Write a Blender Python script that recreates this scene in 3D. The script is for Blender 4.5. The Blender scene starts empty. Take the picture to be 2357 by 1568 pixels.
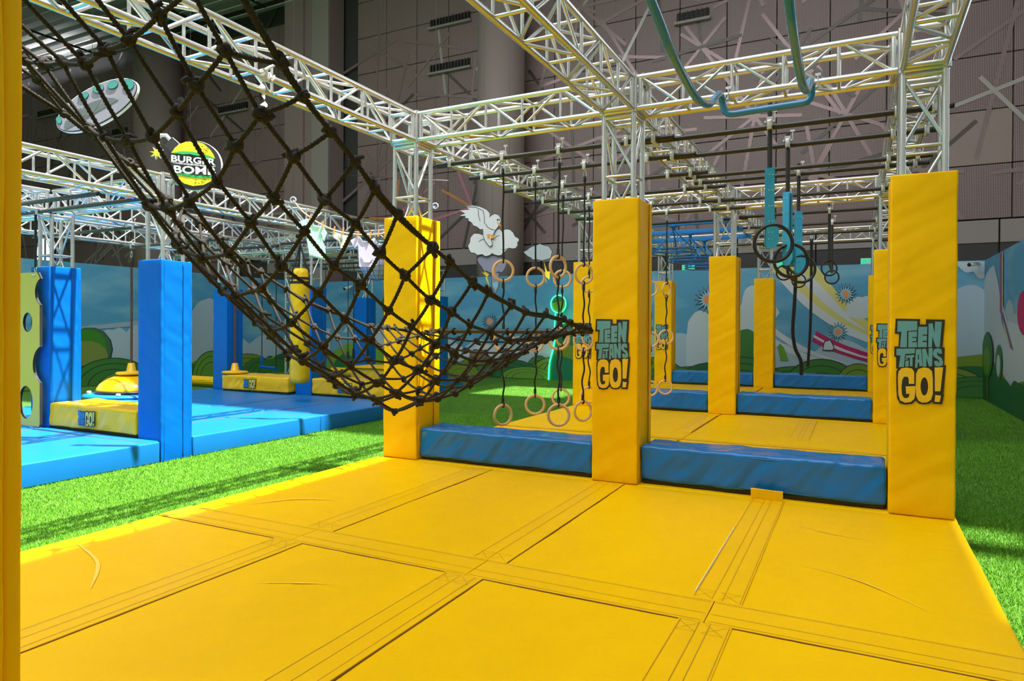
import bpy, bmesh, math, random
import numpy as np
from mathutils import Vector, Matrix, noise
from mathutils.geometry import tessellate_polygon

random.seed(7)
PI = math.pi
scene = bpy.context.scene
COL = scene.collection

# ------------------------------------------------------------------ camera, sky, sun, exposure
CAM_LOC = Vector((-0.2167, -5.7454, 1.3726))
YAW, PITCH, ROLL = math.radians(26.9313), math.radians(-0.3527), math.radians(0.2743)
fw = Vector((-math.sin(YAW)*math.cos(PITCH), math.cos(YAW)*math.cos(PITCH), math.sin(PITCH)))
rt = Vector((math.cos(YAW), math.sin(YAW), 0)); up = rt.cross(fw)
rt, up = rt*math.cos(ROLL)+up*math.sin(ROLL), up*math.cos(ROLL)-rt*math.sin(ROLL)
cam_d = bpy.data.cameras.new('camera'); cam = bpy.data.objects.new('camera', cam_d); COL.objects.link(cam)
cam_d.sensor_width = 36.0; cam_d.lens = 1562.2/2357*36; cam_d.shift_y = -22.384/2357
cam_d.clip_start = 0.05; cam_d.clip_end = 300
m = Matrix.Identity(4)
for r in range(3):
    m[r][0], m[r][1], m[r][2], m[r][3] = rt[r], up[r], -fw[r], CAM_LOC[r]
cam.matrix_world = m
scene.camera = cam

world = bpy.data.worlds.new('sky'); scene.world = world; world.use_nodes = True
bg = world.node_tree.nodes['Background']
bg.inputs[0].default_value = (0.96, 0.98, 1.0, 1); bg.inputs[1].default_value = 2.6
SUN_DIR = Vector((-0.39, -0.03, -1.0)).normalized()
sd = bpy.data.lights.new('sun', 'SUN'); sun = bpy.data.objects.new('sun', sd); COL.objects.link(sun)
sd.energy = 10.0; sd.angle = math.radians(0.9); sd.color = (1.0, 0.97, 0.90)
sun.rotation_euler = SUN_DIR.to_track_quat('-Z', 'Y').to_euler(); sun.location = (6, 0, 20)
vs = scene.view_settings
vs.view_transform = 'Standard'; vs.look = 'None'; vs.gamma = 1.0; vs.use_curve_mapping = False
vs.exposure = 0.82

# ------------------------------------------------------------------ materials
def srgb(r, g, b):
    f = lambda c: (c/255/12.92) if c/255 <= 0.04045 else ((c/255+0.055)/1.055)**2.4
    return (f(r), f(g), f(b), 1)
MATS = {}
def mat(name, col, rough=0.5, metal=0.0, spec=0.5, bump=None, var=None, coat=0.0):
    """principled material; bump=(scale xyz, strength, distance, rotation, detail); var=(scale, amount)"""
    mt = bpy.data.materials.new(name); mt.use_nodes = True
    nt = mt.node_tree; b = nt.nodes['Principled BSDF']
    b.inputs['Base Color'].default_value = col
    b.inputs['Roughness'].default_value = rough; b.inputs['Metallic'].default_value = metal
    b.inputs['Specular IOR Level'].default_value = spec
    if coat: b.inputs['Coat Weight'].default_value = coat
    tc = nt.nodes.new('ShaderNodeTexCoord')
    if bump:
        sc, st, di, rot, det = bump
        mp = nt.nodes.new('ShaderNodeMapping'); mp.vector_type = 'TEXTURE'; mp.inputs['Scale'].default_value = tuple(1/q for q in sc); mp.inputs['Rotation'].default_value = rot
        nz = nt.nodes.new('ShaderNodeTexNoise'); nz.inputs['Scale'].default_value = 1.0; nz.inputs['Detail'].default_value = det
        bp = nt.nodes.new('ShaderNodeBump'); bp.inputs['Strength'].default_value = st; bp.inputs['Distance'].default_value = di
        nt.links.new(tc.outputs['Object'], mp.inputs['Vector']); nt.links.new(mp.outputs[0], nz.inputs['Vector'])
        nt.links.new(nz.outputs['Fac'], bp.inputs['Height']); nt.links.new(bp.outputs[0], b.inputs['Normal'])
    if var:
        sc, am = var
        nz = nt.nodes.new('ShaderNodeTexNoise'); nz.inputs['Scale'].default_value = sc; nz.inputs['Detail'].default_value = 4
        nt.links.new(tc.outputs['Object'], nz.inputs['Vector'])
        mx = nt.nodes.new('ShaderNodeMix'); mx.data_type = 'RGBA'
        mx.inputs[6].default_value = tuple(c*(1-am) for c in col[:3])+(1,); mx.inputs[7].default_value = tuple(min(1, c*(1+am)) for c in col[:3])+(1,)
        nt.links.new(nz.outputs['Fac'], mx.inputs[0]); nt.links.new(mx.outputs[2], b.inputs['Base Color'])
    MATS[name] = mt
    return mt
Z3 = (0, 0, 0)
mat('yellow_vinyl', (0.92, 0.51, 0.0003, 1), 0.45, spec=0.10, bump=((1.3, 1.3, 6.0), 0.5, 0.05, (0.45, -0.5, 0.0), 1), var=(9, 0.04))
mat('yellow_mat', (0.84, 0.475, 0.0003, 1), 0.48, spec=0.07, bump=((2.0, 7.0, 3.0), 0.35, 0.02, (0, 0, 0.1), 3), var=(5, 0.05))
mat('yellow_flap', (0.84, 0.47, 0.0003, 1), 0.42, spec=0.10, bump=((5, 5, 3), 0.3, 0.012, Z3, 2), var=(7, 0.05))
mat('blue_vinyl', (0.001, 0.125, 0.48, 1), 0.40, spec=0.15, bump=((1.3, 1.3, 6.0), 0.4, 0.05, (-0.5, 0.5, 0.0), 1), var=(8, 0.05))
mat('blue_mat', (0.006, 0.16, 0.47, 1), 0.40, spec=0.35, bump=((2.2, 5.0, 3.0), 0.25, 0.015, Z3, 3), var=(5, 0.06))
mat('blue_block', (0.001, 0.145, 0.46, 1), 0.24, spec=0.45, bump=((6.0, 5.0, 1.8), 0.8, 0.06, (0.3, 0.7, 0.2), 1), var=(8, 0.05))
mat('yellow_block', (0.80, 0.48, 0.003, 1), 0.30, spec=0.4, bump=((6.0, 5.0, 1.8), 0.6, 0.06, (0.3, 0.7, 0.2), 1), var=(8, 0.05))
mat('stitch', (0.42, 0.20, 0.004, 1), 0.7)
mat('stitch_blue', (0.004, 0.06, 0.22, 1), 0.7)
mat('scuff', (0.86, 0.56, 0.06, 1), 0.6)
mat('worn_white', (0.75, 0.62, 0.38, 1), 0.7)
mat('seam_dark', (0.16, 0.05, 0.004, 1), 0.8)
mat('gap_shade_sleeve', (0.05, 0.025, 0.008, 1), 0.8)  # brown of the net bar sleeves and of the shade painted under the blocks
mat('aluminium', (0.70, 0.70, 0.69, 1), 0.27, metal=0.95, bump=((14, 14, 14), 0.05, 0.01, Z3, 3), var=(11, 0.10))
mat('steel', (0.72, 0.71, 0.68, 1), 0.28, metal=1.0)
mat('black_pipe', (0.022, 0.019, 0.017, 1), 0.38)
mat('black_rope', (0.017, 0.014, 0.012, 1), 0.85)
mat('net_rope', (0.020, 0.016, 0.012, 1), 0.9)
mat('black_plastic', (0.012, 0.012, 0.012, 1), 0.35)
mat('brown_rope', (0.14, 0.055, 0.025, 1), 0.85)
mat('ring_wood', (0.74, 0.47, 0.23, 1), 0.45, bump=((30, 30, 30), 0.05, 0.004, Z3, 2), var=(14, 0.08))
mat('paddle_blue', (0.03, 0.36, 0.60, 1), 0.35)
mat('pipe_blue', (0.012, 0.19, 0.38, 1), 0.22, coat=0.4)
mat('frame_blue', (0.005, 0.17, 0.50, 1), 0.35)
mat('yellow_plastic', (0.84, 0.47, 0.004, 1), 0.22)
mat('board_yellow', (0.55, 0.44, 0.02, 1), 0.35)
mat('board_black', (0.02, 0.02, 0.02, 1), 0.5)
mat('logo_ink', (0.022, 0.014, 0.008, 1), 0.5)
mat('logo_teal', (0.12, 0.33, 0.36, 1), 0.45)
mat('logo_blue', (0.01, 0.22, 0.50, 1), 0.45)
mat('logo_yellow', (0.86, 0.50, 0.003, 1), 0.45)
mat('logo_lime', (0.62, 0.58, 0.10, 1), 0.45)
mat('grass_blade', (0.125, 0.35, 0.010, 1), 0.55, var=(2.5, 0.25))
mat('grass_floor', (0.07, 0.215, 0.006, 1), 0.9, bump=((260, 260, 260), 0.9, 0.02, Z3, 3), var=(120, 0.55))
mat('facade', (0.13, 0.11, 0.105, 1), 0.55)
mat('facade_dark', (0.035, 0.032, 0.032, 1), 0.6)
mat('facade_band', (0.26, 0.22, 0.21, 1), 0.5)
mat('strip_grey', (0.25, 0.17, 0.17, 1), 0.3, metal=0.3)
mat('strip_dark', (0.085, 0.07, 0.068, 1), 0.35, metal=0.3)
mat('strip_pale', (0.38, 0.35, 0.33, 1), 0.3, metal=0.3)
mat('strip_pink', (0.42, 0.16, 0.22, 1), 0.4)
mat('strip_orange', (0.50, 0.20, 0.08, 1), 0.4)
mat('column_paint', (0.26, 0.20, 0.19, 1), 0.6, bump=((60, 60, 60), 0.1, 0.01, Z3, 2))
mat('pilaster', (0.24, 0.17, 0.165, 1), 0.6)
mat('slat_grey', (0.55, 0.575, 0.60, 1), 0.5)
mat('roof_grey', (0.62, 0.61, 0.60, 1), 0.7)
mat('vent_dark', (0.012, 0.010, 0.010, 1), 0.6)
mat('vent_fin', (0.07, 0.055, 0.05, 1), 0.6)
mat('window_lit', (0.8, 0.85, 0.9, 1), 0.3)
mat('sign_green', (0.01, 0.22, 0.10, 1), 0.4)
mat('white_plastic', (0.75, 0.75, 0.74, 1), 0.4)
mat('print_white', (0.74, 0.77, 0.80, 1), 0.5)
mat('ink', (0.018, 0.022, 0.035, 1), 0.5)
mat('sky_print', (0.085, 0.27, 0.42, 1), 0.6)
mat('cloud', (0.46, 0.54, 0.60, 1), 0.6)
mat('cloud_grey', (0.34, 0.45, 0.54, 1), 0.6)
mat('stripe_yellow', (0.55, 0.52, 0.17, 1), 0.6)
mat('stripe_white', (0.50, 0.56, 0.62, 1), 0.6)
mat('magenta', (0.42, 0.004, 0.10, 1), 0.6)
mat('violet', (0.16, 0.10, 0.30, 1), 0.6)
mat('petal_blue', (0.20, 0.50, 0.66, 1), 0.6)
mat('petal_sky', (0.13, 0.30, 0.43, 1), 0.6)
mat('daisy_core', (0.62, 0.25, 0.12, 1), 0.6)
mat('olive', (0.15, 0.24, 0.012, 1), 0.6)
mat('olive_grey', (0.16, 0.22, 0.04, 1), 0.6)
mat('hill_dark', (0.008, 0.12, 0.030, 1), 0.6)
mat('hill_mid', (0.035, 0.17, 0.022, 1), 0.6)
mat('hill_light', (0.12, 0.29, 0.025, 1), 0.6)
mat('hill_bright', (0.16, 0.44, 0.05, 1), 0.6)
mat('tree_dark', (0.04, 0.12, 0.05, 1), 0.6)
mat('tree_mid', (0.035, 0.19, 0.012, 1), 0.6)
mat('arch_pink', (0.40, 0.07, 0.12, 1), 0.6)
mat('beam', (0.26, 0.36, 0.44, 1), 0.6)
mat('skyline', (0.11, 0.28, 0.38, 1), 0.6)
mat('wagon_brown', (0.24, 0.13, 0.06, 1), 0.6)
mat('neon_board', (0.004, 0.17, 0.07, 1), 0.5)
mat('shirt_mint', (0.50, 0.85, 0.66, 1), 0.5)
mat('shirt_lilac', (0.60, 0.55, 0.80, 1), 0.5)
mat('cloth_cream', (0.80, 0.78, 0.56, 1), 0.5)
mat('peg_orange', (0.80, 0.30, 0.08, 1), 0.5)
mat('line_peach', (0.80, 0.48, 0.22, 1), 0.5)
mat('ball_lilac', (0.32, 0.38, 0.62, 1), 0.5)
mat('storm_grey', (0.27, 0.27, 0.38, 1), 0.5)
mat('bolt_yellow', (0.75, 0.58, 0.03, 1), 0.5)
mat('beak_orange', (0.85, 0.36, 0.05, 1), 0.5)
mat('bun_yellow', (0.85, 0.66, 0.02, 1), 0.4)
mat('bomb_black', (0.03, 0.03, 0.035, 1), 0.4)
mat('lettuce', (0.03, 0.45, 0.12, 1), 0.4)
mat('letter_white', (0.72, 0.72, 0.80, 1), 0.4)
mat('disc_grey', (0.10, 0.125, 0.125, 1), 0.5)
mat('disc_pale', (0.25, 0.25, 0.31, 1), 0.5)
mat('disc_teal', (0.04, 0.26, 0.23, 1), 0.5)
mat('spark', (0.85, 0.75, 0.03, 1), 0.4)
# neon tube: a lit lamp
def emis(name, col, strength):
    mt = bpy.data.materials.new(name); mt.use_nodes = True
    b = mt.node_tree.nodes['Principled BSDF']
    b.inputs['Base Color'].default_value = col; b.inputs['Emission Color'].default_value = col
    b.inputs['Emission Strength'].default_value = strength
    MATS[name] = mt
emis('neon_green', (0.02, 1.0, 0.35, 1), 3.0)
emis('exit_lit', (0.02, 0.45, 0.22, 1), 0.6)
emis('window_glow', (0.85, 0.93, 1.0, 1), 1.4)

def perforate(mt, hole_col, pitch, size, emit=0.0):
    """square punched holes as a procedural pattern on a facade panel"""
    nt = mt.node_tree; b = nt.nodes['Principled BSDF']
    tc = nt.nodes.new('ShaderNodeTexCoord'); sp = nt.nodes.new('ShaderNodeSeparateXYZ')
    nt.links.new(tc.outputs['Object'], sp.inputs[0])
    gs = []
    for ax in ('X', 'Z'):
        pp = nt.nodes.new('ShaderNodeMath'); pp.operation = 'PINGPONG'; pp.inputs[1].default_value = pitch/2
        nt.links.new(sp.outputs[ax], pp.inputs[0])
        gt = nt.nodes.new('ShaderNodeMath'); gt.operation = 'GREATER_THAN'; gt.inputs[1].default_value = pitch/2*(1-size)
        nt.links.new(pp.outputs[0], gt.inputs[0]); gs.append(gt)
    mu = nt.nodes.new('ShaderNodeMath'); mu.operation = 'MULTIPLY'
    nt.links.new(gs[0].outputs[0], mu.inputs[0]); nt.links.new(gs[1].outputs[0], mu.inputs[1])
    mx = nt.nodes.new('ShaderNodeMix'); mx.data_type = 'RGBA'
    mx.inputs[6].default_value = b.inputs['Base Color'].default_value; mx.inputs[7].default_value = hole_col
    nt.links.new(mu.outputs[0], mx.inputs[0]); nt.links.new(mx.outputs[2], b.inputs['Base Color'])
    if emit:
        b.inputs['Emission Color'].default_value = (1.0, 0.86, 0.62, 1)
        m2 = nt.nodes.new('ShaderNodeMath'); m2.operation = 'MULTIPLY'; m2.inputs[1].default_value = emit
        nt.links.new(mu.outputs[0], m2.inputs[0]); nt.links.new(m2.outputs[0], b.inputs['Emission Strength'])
mat('facade_panel', (0.335, 0.225, 0.225, 1), 0.5)
perforate(MATS['facade_panel'], (0.012, 0.010, 0.010, 1), 0.036, 0.62)
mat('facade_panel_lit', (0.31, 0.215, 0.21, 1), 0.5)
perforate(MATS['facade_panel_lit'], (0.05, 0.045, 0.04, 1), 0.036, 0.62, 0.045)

def sky_gradient(mt):
    """printed pale-to-deep sky with soft printed wisps"""
    nt = mt.node_tree; b = nt.nodes['Principled BSDF']
    tc = nt.nodes.new('ShaderNodeTexCoord'); mp = nt.nodes.new('ShaderNodeMapping'); mp.inputs['Scale'].default_value = (0.5, 0.5, 1.3)
    nz = nt.nodes.new('ShaderNodeTexNoise'); nz.inputs['Scale'].default_value = 1.2; nz.inputs['Detail'].default_value = 3
    cr = nt.nodes.new('ShaderNodeValToRGB'); cr.color_ramp.elements[0].position = 0.46; cr.color_ramp.elements[1].position = 0.75
    cr.color_ramp.elements[0].color = (0.065, 0.27, 0.45, 1); cr.color_ramp.elements[1].color = (0.20, 0.43, 0.55, 1)
    nt.links.new(tc.outputs['Object'], mp.inputs[0]); nt.links.new(mp.outputs[0], nz.inputs['Vector'])
    nt.links.new(nz.outputs['Fac'], cr.inputs[0]); nt.links.new(cr.outputs[0], b.inputs['Base Color'])
sky_gradient(MATS['sky_print'])

# ------------------------------------------------------------------ object helpers
def tag(o, label=None, cat=None, group=None, kind=None):
    if label: o['label'] = label
    if cat: o['category'] = cat
    if group: o['group'] = group
    if kind: o['kind'] = kind
    return o
LOC = {}
def thing(name, label, cat, loc=(0, 0, 0), group=None, kind=None):
    o = bpy.data.objects.new(name, None); COL.objects.link(o); o.location = loc; o.empty_display_size = 0.1
    LOC[o] = Vector(loc)
    return tag(o, label, cat, group, kind)
def place(o, parent):
    """o carries world coordinates; parents here never rotate or scale"""
    COL.objects.link(o)
    if parent is not None:
        o.parent = parent
        o.location = Vector(o.location)-LOC[parent]
        LOC[o] = LOC[parent]+Vector(o.location)
    else:
        LOC[o] = Vector(o.location)
    return o
def mesh_obj(name, verts, faces, mt, parent=None, loc=(0, 0, 0), smooth=False, mats=None, fm=None):
    me = bpy.data.meshes.new(name)
    L = Vector(loc)
    me.from_pydata([tuple(Vector(v)-L) for v in verts], [], faces)
    me.materials.append(MATS[mt])
    if mats:
        for x in mats: me.materials.append(MATS[x])
    if fm: me.polygons.foreach_set('material_index', fm)
    if smooth: me.polygons.foreach_set('use_smooth', [True]*len(me.polygons))
    me.update()
    o = bpy.data.objects.new(name, me); o.location = loc
    return place(o, parent)
_share = {}
def inst(name, key, builder, mt, parent, loc=(0, 0, 0), rot=(0, 0, 0), scale=(1, 1, 1), quat=None):
    """object that shares a cached mesh"""
    k = (key, mt)
    if k not in _share:
        v, f, sm = builder(); me = bpy.data.meshes.new(key)
        me.from_pydata(v, [], f); me.materials.append(MATS[mt])
        if sm is True: me.polygons.foreach_set('use_smooth', [True]*len(me.polygons))
        elif sm: me.polygons.foreach_set('use_smooth', sm)
        me.update(); _share[k] = me
    o = bpy.data.objects.new(name, _share[k]); o.location = loc
    o.rotation_euler = quat.to_euler() if quat is not None else rot
    o.scale = scale
    return place(o, parent)
def b_cyl(n):
    def f():
        v = [(math.cos(2*PI*k/n), math.sin(2*PI*k/n), z) for z in (0, 1) for k in range(n)]
        fs = [(k, (k+1) % n, n+(k+1) % n, n+k) for k in range(n)]+[tuple(range(n-1, -1, -1)), tuple(range(n, 2*n))]
        return v, fs, [True]*n+[False]*2
    return f
def rod(name, A, B, r, mt, parent=None, n=12):
    A, B = Vector(A), Vector(B); d = B-A
    q = d.to_track_quat('Z', 'Y')
    return inst(name, 'cyl%d' % n, b_cyl(n), mt, parent, A, scale=(r, r, d.length), quat=q)
def b_box():
    v = [(x, y, z) for z in (-.5, .5) for y in (-.5, .5) for x in (-.5, .5)]
    return v, [(0, 2, 3, 1), (4, 5, 7, 6), (0, 1, 5, 4), (2, 6, 7, 3), (0, 4, 6, 2), (1, 3, 7, 5)], False
def box(name, lo, hi, mt, parent=None):
    lo, hi = Vector(lo), Vector(hi)
    return inst(name, 'unit_box', b_box, mt, parent, (lo+hi)/2, scale=tuple(hi-lo))
def b_torus(R, r, n=28, k=10):
    def f():
        v = []; fs = []
        for i in range(n):
            a = 2*PI*i/n
            for j in range(k):
                b = 2*PI*j/k; q = R+r*math.cos(b)
                v.append((q*math.cos(a), r*math.sin(b), q*math.sin(a)))
                fs.append((i*k+j, i*k+(j+1) % k, ((i+1) % n)*k+(j+1) % k, ((i+1) % n)*k+j))
        return v, fs, True
    return f
def axis_pts(h, r, n):
    """sample positions from -h to h, tight near rounded ends"""
    e = [0, r*.3, r*.65, r] if r > 0 else [0]
    inner = np.linspace(-h+r, h-r, n+1)[1:-1] if n > 1 else []
    return [-h+x for x in e]+list(inner)+[h-x for x in e[::-1]]
def rbox_data(sx, sy, sz, r, nx, ny, nz, amp=0.0, freq=3.0, seed=0, stretch=(1, 1, 1), sag=0.0):
    H = (sx/2, sy/2, sz/2); G = [axis_pts(H[0], r, nx), axis_pts(H[1], r, ny), axis_pts(H[2], r, nz)]
    key = {}; V = []; F = []
    def vid(p):
        k = (round(p[0], 5), round(p[1], 5), round(p[2], 5))
        if k not in key: key[k] = len(V); V.append(p)
        return key[k]
    for ax in range(3):
        u, w = (ax+1) % 3, (ax+2) % 3
        for s in (-1, 1):
            for i in range(len(G[u])-1):
                for j in range(len(G[w])-1):
                    q = []
                    for a, b in ((i, j), (i+1, j), (i+1, j+1), (i, j+1)):
                        p = [0, 0, 0]; p[ax] = s*H[ax]; p[u] = G[u][a]; p[w] = G[w][b]; q.append(vid(tuple(p)))
                    F.append(tuple(q) if s > 0 else tuple(q[::-1]))
    out = []
    off = Vector((seed*3.7, seed*1.3, seed*2.1))
    for p in V:
        P = Vector(p)
        c = Vector([max(-H[k]+r, min(H[k]-r, P[k])) for k in range(3)]); d = P-c
        if d.length > 1e-9: n_ = d.normalized(); P = c+n_*r
        else: n_ = Vector((0, 0, 1))
        if amp:
            s_ = Vector((p[0]*stretch[0], p[1]*stretch[1], p[2]*stretch[2]))*freq+off
            P = P+n_*amp*(noise.noise(s_)+0.5*noise.noise(s_*2.3))
        if sag: P.z -= sag*(1-(2*p[0]/sx)**2)*(0.5+p[2]/sz)
        out.append(tuple(P))
    return out, F
def rbox(name, lo, hi, mt, parent=None, r=0.02, n=(8, 4, 8), amp=0.0, freq=3.0, seed=0, stretch=(1, 1, 1), sag=0.0):
    lo, hi = Vector(lo), Vector(hi); s = hi-lo; c = (lo+hi)/2
    v, f = rbox_data(s.x, s.y, s.z, r, n[0], n[1], n[2], amp, freq, seed, stretch, sag)
    return mesh_obj(name, [Vector(p)+c for p in v], f, mt, parent, tuple(c), smooth=True)
def tube_data(pts, r, n=10, closed=False, twist=0.0, lobes=0, lob=0.0, caps=True):
    pts = [Vector(p) for p in pts]; N = len(pts); V = []; F = []
    T = []
    for i in range(N):
        a = pts[(i-1) % N] if (closed or i > 0) else pts[i]; b = pts[(i+1) % N] if (closed or i < N-1) else pts[i]
        T.append((b-a).normalized())
    u = T[0].orthogonal().normalized(); ph = 0.0
    for i in range(N):
        u = (u-T[i]*u.dot(T[i])).normalized(); w = T[i].cross(u)
        if i: ph += (pts[i]-pts[i-1]).length*twist
        for k in range(n):
            a = 2*PI*k/n
            rr = r*(1+lob*math.cos(lobes*a)) if lobes else r
            V.append(pts[i]+(u*math.cos(a+ph)+w*math.sin(a+ph))*rr)
    for i in range(N if closed else N-1):
        for k in range(n):
            F.append((i*n+k, i*n+(k+1) % n, ((i+1) % N)*n+(k+1) % n, ((i+1) % N)*n+k))
    if caps and not closed: F += [tuple(range(n-1, -1, -1)), tuple((N-1)*n+k for k in range(n))]
    return V, F
def tube(name, pts, r, mt, parent=None, n=10, closed=False, **kw):
    v, f = tube_data(pts, r, n, closed, **kw)
    return mesh_obj(name, v, f, mt, parent, tuple(Vector(pts[0])), smooth=True)
def catmull(P, n):
    P = [Vector(p) for p in P]; out = []
    for i in range(len(P)-1):
        a, b, c, d = P[max(i-1, 0)], P[i], P[i+1], P[min(i+2, len(P)-1)]
        for k in range(n):
            t = k/n
            out.append(0.5*((2*b)+(c-a)*t+(2*a-5*b+4*c-d)*t*t+(3*b-a-3*c+d)*t**3))
    out.append(P[-1]); return out
def resample(P, step):
    out = [P[0]]; acc = 0
    for a, b in zip(P, P[1:]):
        L = (b-a).length
        if L < 1e-9: continue
        while acc+L >= step:
            t = (step-acc)/L; a = a+(b-a)*t; out.append(a); L = (b-a).length; acc = 0
            if L < 1e-9: break
        acc += L
    if (out[-1]-P[-1]).length > step*.3: out.append(P[-1])
    return out
def lathe(name, prof, c, mt, parent=None, n=28, smooth=True):
    V = []; F = []
    for r, z in prof:
        for k in range(n): V.append((c[0]+r*math.cos(2*PI*k/n), c[1]+r*math.sin(2*PI*k/n), c[2]+z))
    for i in range(len(prof)-1):
        for k in range(n): F.append((i*n+k, i*n+(k+1) % n, (i+1)*n+(k+1) % n, (i+1)*n+k))
    F += [tuple(range(n-1, -1, -1)), tuple((len(prof)-1)*n+k for k in range(n))]
    return mesh_obj(name, V, F, mt, parent, c, smooth=smooth)
def flat(name, loops_list, fn, mt, parent, loc=None):
    """flat printed shape: list of polygons (each a list of loops, first outer then holes) mapped by fn(u,v)->xyz"""
    V = []; F = []
    for loops in loops_list:
        base = len(V); pts = [p for lp in loops for p in lp]
        tri = tessellate_polygon([[Vector((p[0], p[1], 0)) for p in lp] for lp in loops])
        V += [fn(*p) for p in pts]; F += [tuple(base+i for i in t) for t in tri]
    c = loc if loc is not None else (LOC[parent] if parent is not None else Vector((0, 0, 0)))
    return mesh_obj(name, V, F, mt, parent, tuple(c))
def slab(name, loops_list, fn, depth, mt, parent, side=None):
    """flat cut-out board with thickness; fn(u,v,d)"""
    V = []; F = []; FM = []
    for loops in loops_list:
        pts = [p for lp in loops for p in lp]; n = len(pts); base = len(V)
        tri = tessellate_polygon([[Vector((p[0], p[1], 0)) for p in lp] for lp in loops])
        V += [fn(p[0], p[1], 0) for p in pts]+[fn(p[0], p[1], depth) for p in pts]
        for t in tri: F += [tuple(base+i for i in t), tuple(base+n+i for i in t[::-1])]; FM += [0, 0]
        o = base
        for lp in loops:
            k = len(lp)
            for i in range(k): F.append((o+i, o+(i+1) % k, o+n+(i+1) % k, o+n+i)); FM.append(1 if side else 0)
            o += k
    c = LOC[parent] if parent is not None else Vector(V[0])
    return mesh_obj(name, V, F, mt, parent, tuple(c), mats=[side] if side else None, fm=FM)
def ellipse(cx, cy, rx, ry, n=28, rot=0.0):
    return [(cx+rx*math.cos(2*PI*k/n)*math.cos(rot)-ry*math.sin(2*PI*k/n)*math.sin(rot),
             cy+rx*math.cos(2*PI*k/n)*math.sin(rot)+ry*math.sin(2*PI*k/n)*math.cos(rot)) for k in range(n)]

# ------------------------------------------------------------------ the hall: floor, roof, facade, mural walls
FLOOR = -0.25
fl = mesh_obj('floor', [(-48, -16, FLOOR), (14, -16, FLOOR), (14, 15.4, FLOOR), (-48, 15.4, FLOOR)], [(0, 1, 2, 3)], 'grass_floor', None)
tag(fl, 'green artificial turf covering the hall floor', 'floor', kind='structure')

# roof with skylight openings (x0,x1,y0,y1)
OPEN = [(-19.0, 1.4, -12.0, 2.75), (-2.6, -0.2, 8.9, 11.2), (6.35, 7.15, -1.4, 0.55), (6.35, 7.0, 0.9, 1.3), (-44.5, -33.0, 13.5, 14.5)]  # last slot is added to brighten the far-left slats and facade
xs = sorted({-46.0, 9.0}|{o[0] for o in OPEN}|{o[1] for o in OPEN}); ys = sorted({-13.0, 15.3}|{o[2] for o in OPEN}|{o[3] for o in OPEN})
V = []; F = []
for a, b in zip(xs, xs[1:]):
    for c, d in zip(ys, ys[1:]):
        cx, cy = (a+b)/2, (c+d)/2
        if any(o[0] < cx < o[1] and o[2] < cy < o[3] for o in OPEN): continue
        k = len(V)
        V += [(a, c, 15.0), (b, c, 15.0), (b, d, 15.0), (a, d, 15.0), (a, c, 15.3), (b, c, 15.3), (b, d, 15.3), (a, d, 15.3)]
        F += [(k, k+3, k+2, k+1), (k+4, k+5, k+6, k+7), (k, k+1, k+5, k+4), (k+1, k+2, k+6, k+5), (k+2, k+3, k+7, k+6), (k+3, k, k+4, k+7)]
ceil = tag(mesh_obj('ceiling', V, F, 'roof_grey'), 'grey roof slab with open skylights above the courses', 'ceiling', kind='structure')
# louvre slats of the lower ceiling over the far left
for k in range(34):
    y = 14.4-k*0.62
    o = inst('ceiling_slat', 'unit_box', b_box, 'slat_grey', ceil, (-33.2, y, 14.25), rot=(math.radians(24), 0, 0), scale=(26.4, 0.72, 0.03))
for k in range(7):
    rod('ceiling_hanger', (-43+k*3.6, 14.0, 14.1), (-43+k*3.6, -6.0, 14.1), 0.05, 'vent_dark', ceil, 8)

# outer walls of the hall outside the picture
for nm, lb, lo, hi in (('wall_front', 'plain grey hall wall behind the entrance side', (-46, -13.2, FLOOR), (9, -13, 15.1)), ('wall_side', 'plain grey hall wall on the right beyond the mural', (9, -13, FLOOR), (9.2, 15.3, 15.1)), ('wall_end', 'plain grey hall wall at the far left end', (-46.2, -13, FLOOR), (-46, 15.3, 15.1))):
    tag(box(nm, lo, hi, 'roof_grey'), lb, 'wall', kind='structure')
# perforated facade
FY = 15.0
wb = thing('wall_back', 'dark perforated metal facade with star shaped strips behind the courses', 'wall', (-20, FY, 0), kind='structure')
mesh_obj('backing', [(-47, FY+.12, FLOOR), (6.5, FY+.12, FLOOR), (6.5, FY+.12, 16), (-47, FY+.12, 16)], [(0, 1, 2, 3)], 'facade_dark', wb)
PW = 1.38
def b_panel():
    v, f = rbox_data(PW-0.022, 0.05, PW-0.022, 0.006, 1, 1, 1)
    return v, f, False
for i in range(36):
    x = 3.21+PW/2-0.69+0.69-PW*(i-1)
    if -20.6 < x-PW/2+0.3 and x < -17.6: continue
    for j in range(8):
        z = 4.15+PW/2+PW*j
        if z > 14.3 and x < -19: continue
        if x > -2 and z > 12: continue
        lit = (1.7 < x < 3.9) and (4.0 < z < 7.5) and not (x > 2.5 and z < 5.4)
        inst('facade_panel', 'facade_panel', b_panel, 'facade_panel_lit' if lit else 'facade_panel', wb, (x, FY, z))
for j in range(1):
    for i in range(15):
        x = -24.6-PW*i
        inst('facade_panel', 'facade_panel', b_panel, 'facade_panel', wb, (x, FY, 4.15-PW/2))
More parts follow.
